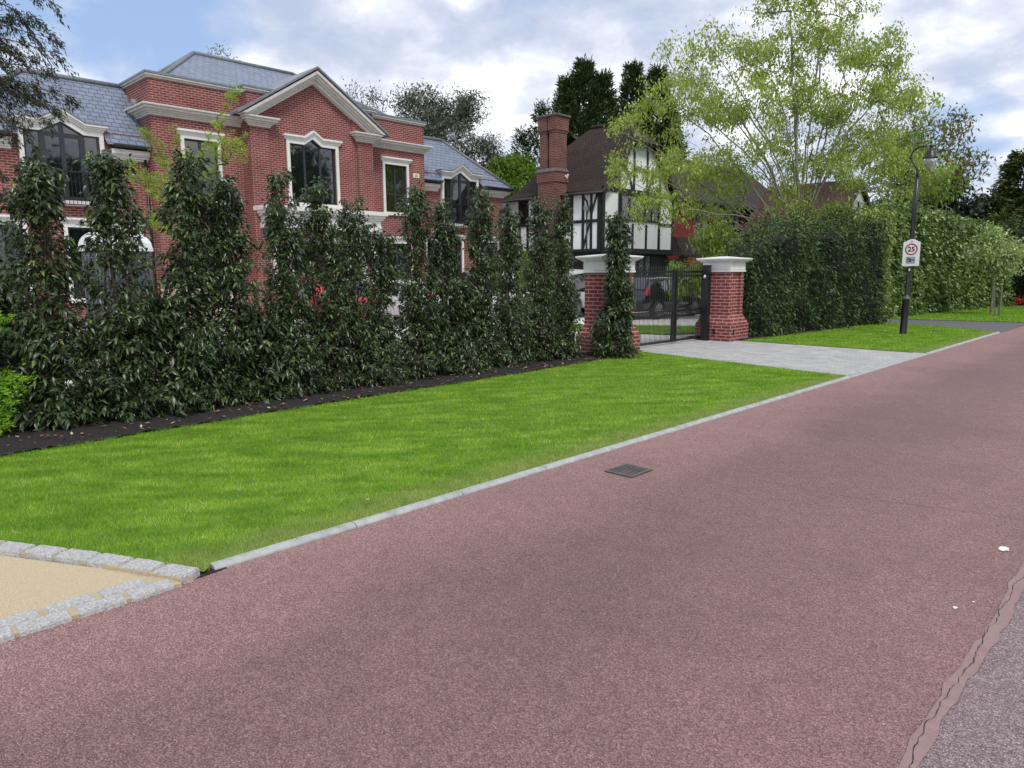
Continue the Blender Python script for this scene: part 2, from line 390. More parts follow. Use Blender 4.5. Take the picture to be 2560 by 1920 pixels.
    def wall(s, X, y0, y1, z0, z1, holes, depth=.14):
        ys = sorted({y0, y1, *[h[0] for h in holes], *[h[1] for h in holes]}); zs = sorted({z0, z1, *[h[2] for h in holes], *[h[3] for h in holes]})
        for a, b_ in zip(ys, ys[1:]):
            for c_, d in zip(zs, zs[1:]):
                my, mz = (a+b_)/2, (c_+d)/2
                if any(h[0] < my < h[1] and h[2] < mz < h[3] for h in holes): continue
                s.add([(X, a, c_), (X, b_, c_), (X, b_, d), (X, a, d)], [(0, 1, 2, 3)])
        for h in holes:
            a, b_, c_, d = h; B = X-depth
            s.add([(X, a, c_), (X, b_, c_), (X, b_, d), (X, a, d), (B, a, c_), (B, b_, c_), (B, b_, d), (B, a, d)],
                  [(0, 4, 5, 1), (1, 5, 6, 2), (2, 6, 7, 3), (3, 7, 4, 0)])
        return s
    def build(s, name, mat, parent=None, smooth=False, bev=0, local=False):
        o0 = ORG.get(parent.name, Vector((0, 0, 0))) if parent is not None and not local else Vector((0, 0, 0))
        me = bpy.data.meshes.new(name)
        me.from_pydata([(p[0]-o0.x, p[1]-o0.y, p[2]-o0.z) for p in s.v], [], s.f); me.update()
        o = link_mesh(name, me, mat, parent, smooth)
        if bev:
            md = o.modifiers.new('bevel', 'BEVEL'); md.width = bev; md.segments = 2; md.limit_method = 'ANGLE'
        return o
def np_mesh(name, V, Fc, mat, parent=None, smooth=False, idx=None):
    o0 = ORG.get(parent.name, Vector((0, 0, 0))) if parent is not None else Vector((0, 0, 0))
    V = np.asarray(V, dtype=np.float32)-np.array(o0, dtype=np.float32)
    me = bpy.data.meshes.new(name); k = Fc.shape[1]
    me.vertices.add(len(V)); me.vertices.foreach_set('co', V.ravel())
    me.loops.add(Fc.size); me.loops.foreach_set('vertex_index', Fc.astype(np.int32).ravel())
    me.polygons.add(len(Fc)); me.polygons.foreach_set('loop_start', np.arange(0, Fc.size, k, dtype=np.int32))
    me.polygons.foreach_set('loop_total', np.full(len(Fc), k, dtype=np.int32))
    me.update(calc_edges=True)
    return link_mesh(name, me, mat, parent, smooth)
def nrm(a): return a/np.maximum(np.linalg.norm(a, axis=1, keepdims=True), 1e-9)
def leaf_arrays(P, D, L, W, rng, droop=.25, fold=.12, up=.8):
    n = len(P); D = nrm(D); L = np.broadcast_to(L, (n,))[:, None]; W = np.broadcast_to(W, (n,))[:, None]
    ref = nrm(rng.normal(size=(n, 3))*.6+np.array([0, 0, up])); side = nrm(np.cross(D, ref)); nor = np.cross(side, D)
    dn = np.array([0, 0, -1.])
    mid = P+D*L*.48+nor*L*fold
    a = mid-side*W*.5-nor*L*fold*.8; b_ = mid+side*W*.5-nor*L*fold*.8
    tip = P+D*L+dn*L*droop
    V = np.stack([P, a, mid, b_, tip], 1).reshape(-1, 3)
    base = (np.arange(n)*5)[:, None]
    Fc = np.concatenate([base+np.array([0, 2, 1]), base+np.array([0, 3, 2]), base+np.array([1, 2, 4]), base+np.array([2, 3, 4])], 1).reshape(-1, 3)
    return V, Fc
def quad_leaf_arrays(P, D, L, W, rng, droop=.2, up=.6):
    n = len(P); D = nrm(D); L = np.broadcast_to(L, (n,))[:, None]; W = np.broadcast_to(W, (n,))[:, None]
    ref = nrm(rng.normal(size=(n, 3))+np.array([0, 0, up])); side = nrm(np.cross(D, ref))
    m_ = P+D*L*.45; tip = P+D*L-np.array([0, 0, 1.])*L*droop
    V = np.stack([P, m_-side*W*.5, tip, m_+side*W*.5], 1).reshape(-1, 3)
    Fc = (np.arange(n)*4)[:, None]+np.array([0, 3, 2, 1])
    return V, Fc
def rdir(n, rng): return nrm(rng.normal(size=(n, 3)))
# ------------------------------------------------------------------ the ground, road and lawns
def sheet(name, poly, z, mat, kind='structure'):
    mb = MB(); mb.add([(x, y, z) for x, y in poly], [tuple(range(len(poly)))])
    return tag(mb.build(name, mat), kind=kind)
sheet('ground', [(-600, -600), (600, -600), (600, 600), (-600, 600)], -.03, 'field')
sheet('road', [(-3.74, -12), (-.53, -12), (-.53, 120), (-3.74, 120)], 0, 'road_red')
sheet('road', [(-.53, -12), (4.6, -12), (4.6, 120), (-.53, 120)], .0, 'road_far_lane')
sheet('verge', [(4.6, -30), (14, -30), (14, 120), (4.6, 120)], .03, 'lawn_base')
sheet('forecourt', [(-24.6, -6), (-9.3, -6), (-9.3, 25), (-24.6, 25)], -.004, 'forecourt')
rnd = random.Random(5)
# bitumen band with its crack along the joint of the two lanes
mb = MB(); k = 160; L_, R_ = [], []
for i in range(k+1):
    y = -.5+i*.09
    wv = .0075*math.sin(y*2.1)+.006*math.sin(y*5.3+1)+rnd.uniform(-.004, .004)
    L_.append((-.572+wv+rnd.uniform(-.010, .010), y, .004)); R_.append((-.512+wv+rnd.uniform(-.010, .010), y, .004))
mb.add(L_+R_, [(i, k+1+i, k+2+i, i+1) for i in range(k)]); tag(mb.build('joint_band', 'bitumen'), kind='structure')
def crack(pts, w0, name, z=.006):
    mb = MB(); A, B = [], []
    for i, (x, y) in enumerate(pts):
        w_ = w0*rnd.uniform(.15, 1); A.append((x-w_, y, z)); B.append((x+w_, y+.002, z))
    n = len(pts); mb.add(A+B, [(i, n+i, n+i+1, i+1) for i in range(n-1)])
    return tag(mb.build(name, 'void_black'), kind='structure')
x = -.55; pts = []
for i in range(330):
    y = .5+i*.02; x += rnd.uniform(-.007, .007); x += (-.545-x)*.12; pts.append((x, y))
crack(pts, .0020, 'road_crack')
pts = []
for i in range(90):
    t = i/89; pts.append((-2.35+2.0*t, 5.18+.28*t-.06*math.sin(t*6)+rnd.uniform(-.02, .02)))
mb = MB(); A = [(px_, py_-.004*rnd.random()-.001, .004) for px_, py_ in pts]; B = [(px_, py_+.007*rnd.random()+.001, .004) for px_, py_ in pts]
mb.add(A+B, [(i, 90+i, 91+i, i+1) for i in range(89)]); tag(mb.build('road_crack', 'bitumen'), kind='structure')
# kerb: concrete edging with chamfered face, one run either side of the drive
def kerb_run(y0, y1):
    mb = MB(); y = y0
    while y < y1-.02:
        e = min(y+.914, y1)
        mb.prism([(-3.795, -.05), (-3.733, -.05), (-3.735, .010), (-3.752, .027), (-3.795, .030)], 'y', y+.003, e-.003); y = e
    return tag(mb.build('kerb', 'kerb_concrete', bev=.004), kind='structure')
kerb_run(1.50, 11.25); kerb_run(15.45, 22.0)
mb = MB(); mb.prism([(-3.80, -.05), (-3.728, -.05), (-3.728, .012), (-3.80, .016)], 'y', 11.27, 15.43); tag(mb.build('kerb', 'kerb_concrete'), kind='structure')
LAWN1 = [(-3.72, 1.44), (-3.782, 1.5), (-3.782, 11.25), (-8.05, 12.03), (-7.9, 10.9), (-7.72, 8.0), (-7.66, 4.6), (-7.5, 1.2), (-7.9, -1.0), (-5.6, .32), (-4.85, .74), (-4.25, 1.07), (-3.9, 1.33)]
LAWN2 = [(-3.80, 15.45), (-3.80, 22.0), (-5.07, 23.0), (-6.5, 23.7), (-7.1, 23.9), (-7.3, 20), (-7.55, 16.6), (-7.7, 15.55)]
LAWN3 = [(-3.8, 26.7), (-3.8, 37.5), (-7.6, 37.5), (-7.3, 36), (-7.55, 28), (-7.7, 26.0), (-6.6, 26.1)]
for P_ in (LAWN1, LAWN2, LAWN3): sheet('lawn', P_, .02, 'lawn_base')
def in_poly(x, y, poly):
    r = np.zeros(len(x), bool); n = len(poly)
    for i in range(n):
        (x1, y1), (x2, y2) = poly[i], poly[(i+1) % n]
        c = ((y1 > y) != (y2 > y)) & (x < (x2-x1)*(y-y1)/(y2-y1+1e-12)+x1); r ^= c
    return r
def grass(poly, bands, seed):
    rng = np.random.default_rng(seed); Vs, Fs, off = [], [], 0
    xs = [p[0] for p in poly]; x0, x1 = min(xs), max(xs)
    for y0, y1, dens, hgt, wid in bands:
        n = int((x1-x0)*(y1-y0)*dens); X = rng.uniform(x0, x1, n); Y = rng.uniform(y0, y1, n)
        ex = rng.uniform(-.03, .03, n)
        k = in_poly(X+ex, Y+ex, poly); X, Y = X[k], Y[k]; n = len(X)
        a = rng.uniform(0, 2*PI, n); h = hgt*rng.uniform(.55, 1.25, n); w_ = wid*rng.uniform(.6, 1.3, n)
        lean = rng.uniform(.1, .9, n)*h
        b_ = rng.uniform(0, 2*PI, n)
        dx, dy = np.cos(a)*w_/2, np.sin(a)*w_/2
        z0 = np.full(n, .016)
        V = np.stack([np.stack([X-dx, Y-dy, z0], 1), np.stack([X+dx, Y+dy, z0], 1), np.stack([X+np.cos(b_)*lean, Y+np.sin(b_)*lean, z0+h], 1)], 1).reshape(-1, 3)
        Vs.append(V); Fs.append((np.arange(n)*3)[:, None]+np.array([0, 1, 2])+off); off += 3*n
    o = np_mesh('grass', np.concatenate(Vs), np.concatenate(Fs), 'grass')
    return tag(o, kind='stuff')
tag(grass(LAWN1, [(-1.0, 2.5, 13000, .032, .004), (2.5, 4.5, 10500, .032, .0046), (4.5, 7.5, 6500, .032, .006), (7.5, 12.1, 4200, .032, .008)], 1),
    'mown bright green grass of the long front lawn beside the hedge', 'grass')
tag(grass(LAWN2, [(15.4, 24, 1900, .036, .012)], 2), 'mown green grass around the foot of the street lamp', 'grass')
tag(grass(LAWN3, [(26, 37.5, 700, .04, .02)], 3), 'strip of grass under the far clipped hedge', 'grass')
# drives
sheet('driveway', [(-3.80, 11.27), (-3.80, 15.43), (-7.7, 15.53), (-9.3, 15.6), (-9.3, 11.8), (-8.05, 12.03)], .012, 'paving')
mb = MB()
mb.box(-4.02, -3.81, 11.23, 15.45, -.02, .017)
tag(mb.build('driveway_edging', 'kerb_concrete'), kind='structure')
sheet('neighbour_drive', [(-3.73, 22.05), (-5.07, 23.03), (-6.5, 23.75), (-7.1, 23.95), (-8.2, 24.1), (-12, 24.3), (-12, 26.3), (-7.7, 25.98), (-6.6, 26.08), (-3.73, 26.7)], .008, 'asphalt_grey')
sheet('resin_drive', [(-3.86, 1.33), (-4.25, 1.045), (-4.85, .72), (-5.6, .30), (-7.9, -1.02), (-9, -3), (-3.86, -3)], .012, 'resin')
sheet('soil_gap', [(-3.99, 1.26), (-3.70, 1.38), (-3.72, 1.56), (-3.84, 1.6)], .004, 'soil')
# planting bed
rng = np.random.default_rng(9)
def bed(name, x0, x1, y0, y1, poly, mat, amp, st=.05, seed=1):
    rg = np.random.default_rng(seed)
    xs = np.arange(x0, x1+st, st); ys = np.arange(y0, y1+st, st)
    X, Y = np.meshgrid(xs, ys); Z = rg.uniform(0, amp, X.shape)+.02
    V = np.stack([X.ravel(), Y.ravel(), Z.ravel()], 1); nx = len(xs)
    i, j = np.meshgrid(np.arange(nx-1), np.arange(len(ys)-1)); a = (j*nx+i).ravel()
    Fc = np.stack([a, a+1, a+nx+1, a+nx], 1)
    cx, cy = V[Fc].mean(1)[:, 0], V[Fc].mean(1)[:, 1]
    Fc = Fc[in_poly(cx, cy, poly)]
    return tag(np_mesh(name, V, Fc, mat, smooth=False), kind='structure')
BED1 = [(-8.02, 12.03), (-7.86, 10.9), (-7.69, 8.0), (-7.63, 4.6), (-7.47, 1.2), (-7.87, -1.0), (-10.5, -1), (-10.4, 1), (-9.3, 3), (-9.3, 12.03)]
bed('planting_bed', -10.6, -7.4, -1.1, 12.1, BED1, 'soil', .035)
BED2 = [(-7.06, 23.95), (-7.27, 20), (-7.52, 16.6), (-7.67, 15.6), (-9, 15.6), (-9, 24)]
bed('planting_bed', -9, -7, 15.5, 24, BED2, 'soil', .03, .1, 2)
# fallen leaves on the bed (litter nobody could count)
n = 330; Y = rng.uniform(.3, 11.6, n); X = -7.62-np.abs(rng.normal(0, .38, n))-np.where(Y < 1.8, .1, 0)
P_ = np.stack([X, Y, np.full(n, .062)], 1); D = rdir(n, rng); D[:, 2] *= .25
V, Fc = leaf_arrays(P_, D, rng.uniform(.035, .08, n), rng.uniform(.018, .034, n), rng, .02, .06, 3)
tag(np_mesh('leaf_litter', V, Fc, 'lf_dead'), 'scattered dry brown and pale leaves on the dark soil', 'leaf litter', kind='stuff')
n = 90; X = np.where(rng.random(n) < .6, -3.70+np.abs(rng.normal(0, .10, n)), rng.uniform(-3.6, -.6, n)); Y = rng.uniform(.6, 12, n); P_ = np.stack([X, Y, np.full(n, .007)], 1); D = rdir(n, rng); D[:, 2] *= .15
V, Fc = leaf_arrays(P_, D, rng.uniform(.008, .028, n), rng.uniform(.003, .010, n), rng, .02, .06, 3)
tag(np_mesh('road_litter', V, Fc, 'lf_dead'), 'tiny dead leaf scraps and twigs strewn on the red road', 'leaf litter', kind='stuff')
n = 26; X = rng.uniform(-7.3, -4.0, n); Y = rng.uniform(1.5, 9, n); P_ = np.stack([X, Y, np.full(n, .07)], 1); D = rdir(n, rng); D[:, 2] *= .2
V, Fc = leaf_arrays(P_, D, rng.uniform(.03, .06, n), rng.uniform(.015, .03, n), rng, .02, .06, 3)
tag(np_mesh('leaf_litter', V, Fc, 'lf_dead'), 'a few dead leaves lying on the mown lawn', 'leaf litter', kind='stuff')
mb = MB(); mb.tube([(-8.45+.03*math.sin(i*1.3), 4.6+i*.4, .075+.01*math.sin(i*2.2)) for i in range(17)], .009, 6)
tag(mb.build('irrigation_pipe', 'black_plastic', smooth=True), 'thin black irrigation pipe lying along the soil under the hedge row', 'pipe')
# pale spills on the road
def blob(cx, cy, r, label, nm='paint_splash', seed=1):
    rg = random.Random(seed); mb = MB(); k = 22
    v = [(cx+r*rg.uniform(.6, 1.2)*math.cos(2*PI*i/k), cy+r*1.6*rg.uniform(.6, 1.2)*math.sin(2*PI*i/k), .005) for i in range(k)]
    mb.add([(cx, cy, .006)]+v, [(0, 1+i, 1+(i+1) % k) for i in range(k)])
    return tag(mb.build(nm, 'paint_spill'), label, 'splash')
blob(-.69, 4.80, .028, 'white paint splash on the road near the joint, the largest of the pale marks', seed=3)
blob(-.71, 3.77, .010, 'small white fleck on the road, nearest the camera beside the crack', seed=5)
blob(-.66, 3.90, .006, 'tiny white fleck on the road just beyond the small nearest fleck', seed=8)
# stone sett edging, one thing of many setts
t = thing('sett_edging', 'pale granite setts bedded in sandy mortar round the corner of the resin drive', 'stone edging', (-3.9, 1.0, 0))
mb = MB()
mb.prism([(-3.668, 1.30), (-3.87, 1.25), (-3.87, -2.6), (-3.665, -2.6)], 'z', -.03, .020)
mb.prism([(-3.68, 1.365), (-3.90, 1.335), (-4.35, 1.13), (-4.95, .795), (-5.7, .375), (-7.95, -.975), (-7.99, -1.07), (-5.7, .265), (-4.95, .68), (-4.35, 1.005), (-3.70, 1.30)], 'z', -.03, .034)
mb.build('mortar', 'mortar_sand', t)
def sett(cx, cy, l, w_, ang, zt, rg):
    mb = MB(); co, si = math.cos(ang), math.sin(ang); ring_ = []
    k = 5
    out = [(-l/2+l*i/k, -w_/2) for i in range(k)]+[(l/2, -w_/2), (l/2, 0)]+[(l/2-l*i/k, w_/2) for i in range(k)]+[(-l/2, w_/2), (-l/2, 0)]
    out = [(a+rg.uniform(-.005, .005), b_+rg.uniform(-.005, .005)) for a, b_ in out]
    n = len(out); v = []
    for sc_, z in ((1.02, 0), (1, zt-.012), (.95, zt)):
        v += [(cx+(a*sc_)*co-(b_*(sc_ if sc_ > 1 else 1-(1-sc_)*2))*si, cy+(a*sc_)*si+(b_*(sc_ if sc_ > 1 else 1-(1-sc_)*2))*co, z+rg.uniform(-.002, .002)) for a, b_ in out]
    f = [(j*n+i, j*n+(i+1) % n, (j+1)*n+(i+1) % n, (j+1)*n+i) for j in range(2) for i in range(n)]+[tuple(range(2*n, 3*n))]
    mb.add(v, f); mb.build('granite_sett', 'granite', t)
rg = random.Random(3)
for k in range(11):
    sett(-3.702, 1.16-k*.232+rg.uniform(-.006, .006), .207+rg.uniform(-.01, .008), .090, PI/2+rg.uniform(-.03, .03), .030, rg)
    sett(-3.812, 1.06-k*.232+rg.uniform(-.006, .006), .206+rg.uniform(-.01, .008), .095, PI/2+rg.uniform(-.03, .03), .031, rg)
path = [(-3.70, 1.365), (-3.93, 1.265), (-4.35, 1.065), (-4.95, .735), (-5.7, .315), (-6.6, -.235), (-7.9, -1.02)]
acc = 0; seg = 0; d = .10
while True:
    s_ = d; i = 0
    while i < len(path)-1:
        l = math.dist(path[i], path[i+1])
        if s_ <= l: break
        s_ -= l; i += 1
    if i >= len(path)-1: break
    ax, ay = path[i]; bx, by = path[i+1]; tt = s_/l
    sett(ax+(bx-ax)*tt, ay+(by-ay)*tt, .214+rg.uniform(-.014, .004), .108, math.atan2(by-ay, bx-ax), .050, rg)
    d += .232
# drain grate
c0 = [(-3.379, 4.494), (-3.385, 4.80), (-3.09, 4.88), (-3.104, 4.569)]
t = thing('drain_grate', 'slotted rusty iron drain grate set in the red road near the kerb', 'drain grate', (-3.24, 4.68, 0))
gx0, gx1, gy0, gy1 = -3.365, -3.10, 4.53, 4.83
mb = MB()
mb.box(gx0, gx1, gy0, gy1, .001, .0035); mb.build('drain_pit', 'void_black', t)
mb = MB()
for a, b_, c_, d in ((gx0, gx1, gy0, gy0+.022), (gx0, gx1, gy1-.022, gy1), (gx0, gx0+.022, gy0+.024, gy1-.024), (gx1-.022, gx1, gy0+.024, gy1-.024)): mb.box(a, b_, c_, d, .001, .012)
mb.build('frame', 'iron', t)
mb = MB()
for k in range(7):
    y = gy0+.042+k*.036; mb.box(gx0+.024, gx1-.024, y-.008, y+.008, .003, .011)
mb.build('slats', 'iron', t)
mb = MB(); mb.lathe([(.10, .028), (.10, .05), (.085, .055)], (-5.02, 21.3), 20)
tag(mb.build('drain_cover', 'iron', smooth=True), 'small round dark cover in the grass near the street lamp', 'drain cover')
# ------------------------------------------------------------------ gate pillars
def pillar(cx, cy, label):
    t = thing('gate_pillar', label, 'gate pillar', (cx, cy, 0), 0, 'brick pillars either side of the gate')
    mb = MB(); hp, hs = .45, .335
    mb.frustum((cx, cy), -.05, hp, hp, .40, hp, hp).frustum((cx, cy), .401, hp-.004, hp-.004, .60, hs, hs)
    # shaft with a recessed panel on the road side and the drive sides
    r_ = .055
    mb.box(cx-hs, cx+hs-r_, cy-hs+r_, cy+hs-r_, .60, 1.62)
    for sx in (-1, 1):
        mb.box(cx+sx*hs, cx+sx*(hs-.10), cy-hs, cy-hs+r_, .60, 1.62) if False else None
    for sy in (-1, 1): mb.box(cx-hs, cx+hs, cy+sy*hs, cy+sy*(hs-r_+.001), .60, 1.62)
    mb.box(cx+hs-r_+.001, cx+hs, cy-hs+r_, cy-hs+.13, .601, 1.619); mb.box(cx+hs-r_+.001, cx+hs, cy+hs-.13, cy+hs-r_, .601, 1.619)
    mb.build('shaft', 'brick_pillar', t)
    mb = MB(); a = hs+.035
    mb.frustum((cx, cy), 1.60, a, a, 1.64, a, a).frustum((cx, cy), 1.645, a-.012, a-.012, 1.815, a-.012, a-.012)
    z = 1.8155
    for k, (w_, h) in enumerate(((.375, .016), (.40, .015), (.42, .013), (.45, .025))):
        mb.frustum((cx, cy), z+.0005, w_, w_, z+h, w_+.012, w_+.012); z += h
    mb.frustum((cx, cy), z+.0005, .475, .475, z+.03, .475, .475).frustum((cx, cy), z+.0305, .472, .472, z+.075, .08, .08)
    mb.build('capstone', 'cap_white', t, bev=.006)
    return t
pR = pillar(-8.21, 15.63, 'right brick gate pillar with white cap, standing clear of foliage beside the tall hedge')
pL = pillar(-8.42, 11.40, 'left brick gate pillar with white cap, partly covered by a slender laurel')
mb = MB(); mb.box(-7.748, -7.735, 15.30, 15.34, .16, .28); tag(mb.build('gate_sensor', 'black_plastic', bev=.004), 'small black photocell fixed low on the plinth of the right gate pillar', 'sensor') if False else None
mb.box(-8.20, -8.14, 15.165, 15.18, .16, .29); mb.build('sensor', 'black_plastic', pR, bev=.003)
# ------------------------------------------------------------------ the gate
GX = -8.52
t = thing('gate', 'black metal driveway gate of upright bars with spear tips between the brick pillars', 'gate', (GX, 13.9, 0))
mb = MB(); y0, y1, ym = 11.86, 15.22, 13.98
for z0, z1 in ((.055, .105), (.62, .655), (.735, .765), (1.50, 1.53), (1.60, 1.635)): mb.box(GX-.018, GX+.018, y0, y1, z0, z1)
mb.build('rail', 'black_metal', t)
for yy in (ym-.055, ym+.055, y1-.02, y0+.03):
    mb = MB(); mb.box(GX-.03, GX+.03, yy-.03 if yy < y1-.1 else yy-.015, yy+.03 if yy < y1-.1 else yy+.015, .05, 1.66); mb.build('stile', 'black_metal', t)
def spear(mb, y, z, s=1):
    mb.lathe([(.008*s, z), (.013*s, z+.018*s), (.007*s, z+.022*s), (.015*s, z+.05*s), (.001, z+.115*s)], (GX, y), 6)
k = 0
nb = 34
bars = [y0+.09+i*(y1-y0-.15)/(nb-1) for i in range(nb)]
bars = [y for y in bars if abs(y-ym) > .10]
for y in bars:
    mb = MB(); mb.tube([(GX, y, .1), (GX, y, 1.64)], .007, 6); spear(mb, y, 1.635); mb.build('bar', 'black_metal', t)
mb = MB(); RG = {}
sp_ = bars[1]-bars[0]
for y in bars:
    yb = y+sp_/2
    if abs(yb-ym) > .09 and yb < y1-.05:
        mb.tube([(GX, yb, .1), (GX, yb, .78)], .006, 6); spear(mb, yb, .765, .8)
        for zc, r in ((1.565, .033), (.695, .033)):
            RG.setdefault((yb > ym, zc), MB()).tube([(GX, yb+r*math.cos(2*PI*j/14), zc+r*math.sin(2*PI*j/14)) for j in range(15)], .006, 5, False)
mb.build('lower_bars', 'black_metal', t)
for q in RG.values(): q.build('rings', 'black_metal', t)
mb = MB(); mb.box(-8.44, -8.28, 15.04, 15.16, 0, 1.74); mb.box(-8.46, -8.26, 15.02, 15.165, 1.741, 1.76)
gp = tag(mb.build('gate_post', 'black_metal', bev=.004), 'square black steel gate post standing against the right brick pillar', 'post')
mb = MB(); mb.lathe([(.03, 1.46), (.035, 1.50), (.02, 1.53)], (-8.36, 15.005), 10); mb.build('closer_bracket', 'galv', gp)
# ------------------------------------------------------------------ street lamp and speed sign
LX, LY = -5.40, 19.73
t = thing('street_lamp', 'black swan-neck street lamp with glass bowl standing on the lawn by the road', 'street lamp', (LX, LY, 0))
mb = MB(); mb.lathe([(.090, 0), (.090, .04), (.082, .06), (.082, .90), (.088, .92), (.088, .96), (.06, 1.0), (.052, 1.02), (.052, 2.9), (.053, 3.79), (.036, 3.80), (.036, 3.86)], (LX, LY), 20)
mb.build('column', 'black_metal', t, True)
mb = MB(); mb.lathe([(.0895, .885), (.0895, .965)], (LX, LY), 20); mb.build('collar', 'iron', t, True)
mb = MB(); pts = [(0, 3.84), (-.005, 3.95), (-.035, 4.06), (-.10, 4.17), (-.165, 4.26), (-.19, 4.35), (-.165, 4.45), (-.095, 4.53), (0, 4.565), (.11, 4.57), (.225, 4.57)]
mb.tube([(LX+a, LY, b_) for a, b_ in pts], [.030, .026, .024, .022, .021, .021, .021, .021, .021, .021, .021], 10)
mb.lathe([(.032, 4.315), (.034, 4.33), (.032, 4.345)], (LX-.187, LY), 10)
mb.build('swan_neck', 'black_metal', t, True)
hx = LX+.24
mb = MB(); mb.lathe([(.165, 4.275), (.17, 4.29), (.165, 4.31), (.135, 4.325), (.125, 4.40), (.10, 4.46), (.05, 4.485), (.035, 4.50), (.035, 4.53), (.05, 4.55), (.045, 4.585), (.02, 4.61), (.012, 4.64), (.022, 4.655), (.012, 4.675), (.002, 4.74)], (hx, LY), 20)
mb.build('lantern_hood', 'black_metal', t, True)
mb = MB(); mb.tube([(hx, LY, 4.57), (hx+.13, LY, 4.575)], .010, 8); mb.lathe([(.004, 4.56), (.018, 4.575), (.004, 4.59)], (hx+.135, LY), 8); mb.build('finial', 'black_metal', t, True)
mb = MB(); mb.lathe([(.15, 4.274), (.152, 4.24), (.145, 4.18), (.115, 4.11), (.07, 4.06), (.02, 4.035)], (hx, LY), 20); mb.build('glass_bowl', 'lamp_glass', t, True)
SX, SY = LX+.066, LY-.10
t = thing('speed_sign', 'white 25 speed limit sign with camera symbol fixed to the street lamp column', 'road sign', (SX, SY, 1.7))
mb = MB(); w2 = .187
out = [(SX-w2, 1.72), (SX+w2, 1.72), (SX+w2, 2.30)]+[(SX+w2*(1-i/6), 2.30+.075*math.sin(PI/2*i/6)**1.6) for i in range(1, 7)]+[(SX-w2*i/6, 2.30+.075*math.sin(PI/2*(1-i/6))**1.6) for i in range(1, 7)]
mb.prism(out, 'y', SY, SY+.03); mb.build('board', 'sign_white', t)
mb = MB(); zc = 2.125
def disc(mb, cx, cz, r, y, k=40, sx=1): mb.add([(cx+r*sx*math.cos(2*PI*i/k), y, cz+r*math.sin(2*PI*i/k)) for i in range(k)], [tuple(range(k))])
def annul(mb, cx, cz, r0, r1, y, k=40):
    v = [(cx+r*math.cos(2*PI*i/k), y, cz+r*math.sin(2*PI*i/k)) for r in (r0, r1) for i in range(k)]
    mb.add(v, [(i, (i+1) % k, k+(i+1) % k, k+i) for i in range(k)])
annul(mb, SX, zc, .112, .142, SY-.003); mb.build('red_ring', 'sign_red', t)
fc = bpy.data.curves.new('digits', 'FONT'); fc.body = '25'; fc.size = .165; fc.align_x = 'CENTER'; fc.align_y = 'CENTER'; fc.extrude = .001; fc.offset = .0035
to = bpy.data.objects.new('digits', fc); COL.objects.link(to); bpy.context.view_layer.update()
me = bpy.data.meshes.new_from_object(to.evaluated_get(bpy.context.evaluated_depsgraph_get())); bpy.data.objects.remove(to)
me.materials.clear()
me.transform(Matrix.Translation((SX-SX, -.004, zc-1.7)) @ Matrix.Rotation(PI/2, 4, 'X')); link_mesh('digits', me, 'sign_black', t)
mb = MB(); cz = 1.865
mb.box(SX-.10, SX+.10, SY-.003, SY, cz-.078, cz+.078); mb.build('camera_panel', 'sign_grey', t)
mb = MB()
for a, b_, c_, d in ((-.10, .10, .071, .078), (-.10, .10, -.078, -.071), (-.10, -.094, -.071, .071), (.094, .10, -.071, .071)): mb.box(SX+a, SX+b_, SY-.0045, SY-.003, cz+c_, cz+d)
mb.box(SX-.075, SX+.012, SY-.0045, SY-.003, cz-.05, cz+.038); mb.box(SX-.06, SX-.03, SY-.0045, SY-.003, cz+.038, cz+.055)
mb.add([(SX+.02, SY-.0045, cz-.012), (SX+.078, SY-.0045, cz-.034), (SX+.085, SY-.0045, cz), (SX+.078, SY-.0045, cz+.034), (SX+.02, SY-.0045, cz+.014)], [(0, 1, 2, 3, 4)])
mb.build('camera_symbol', 'sign_black', t)
mb = MB(); annul(mb, SX-.045, cz-.015, .012, .024, SY-.006, 20)
mb.build('lens_ring', 'sign_grey', t); mb = MB()
for q in (.036, .052, .066): mb.box(SX+q, SX+q+.004, SY-.006, SY-.0046, cz-.026, cz+.026)
mb.build('symbol_highlight', 'sign_grey', t)
mb = MB(); mb.add([(SX, SY-.003, 2.275), (SX+.026, SY-.003, 2.31), (SX, SY-.003, 2.345), (SX-.026, SY-.003, 2.31)], [(0, 1, 2, 3)]); mb.build('crest', 'sign_grey', t)
mb = MB(); mb.box(SX-.15, SX-.03, SY+.005, SY+.05, 1.70, 1.719); mb.build('bracket', 'galv', t)
mb = MB(); mb.box(SX-.05, SX+.03, SY+.03, SY+.16, 1.76, 1.80); mb.build('bracket', 'galv', t)
mb = MB(); mb.box(SX-.05, SX+.03, SY+.03, SY+.16, 2.18, 2.22)
mb.build('bracket', 'galv', t)
t_l = [o for o in COL.objects if o.name.startswith('street_lamp')][0]; t_l.rotation_euler = (0, math.radians(.7), 0)
mb = MB(); mb.box(LX+.03, LX+.065, LY-.065, LY-.054, 1.60, 1.67); tag(mb.build('number_tag', 'sign_white', ), 'small white tag on the lamp column just under the speed sign', 'tag')
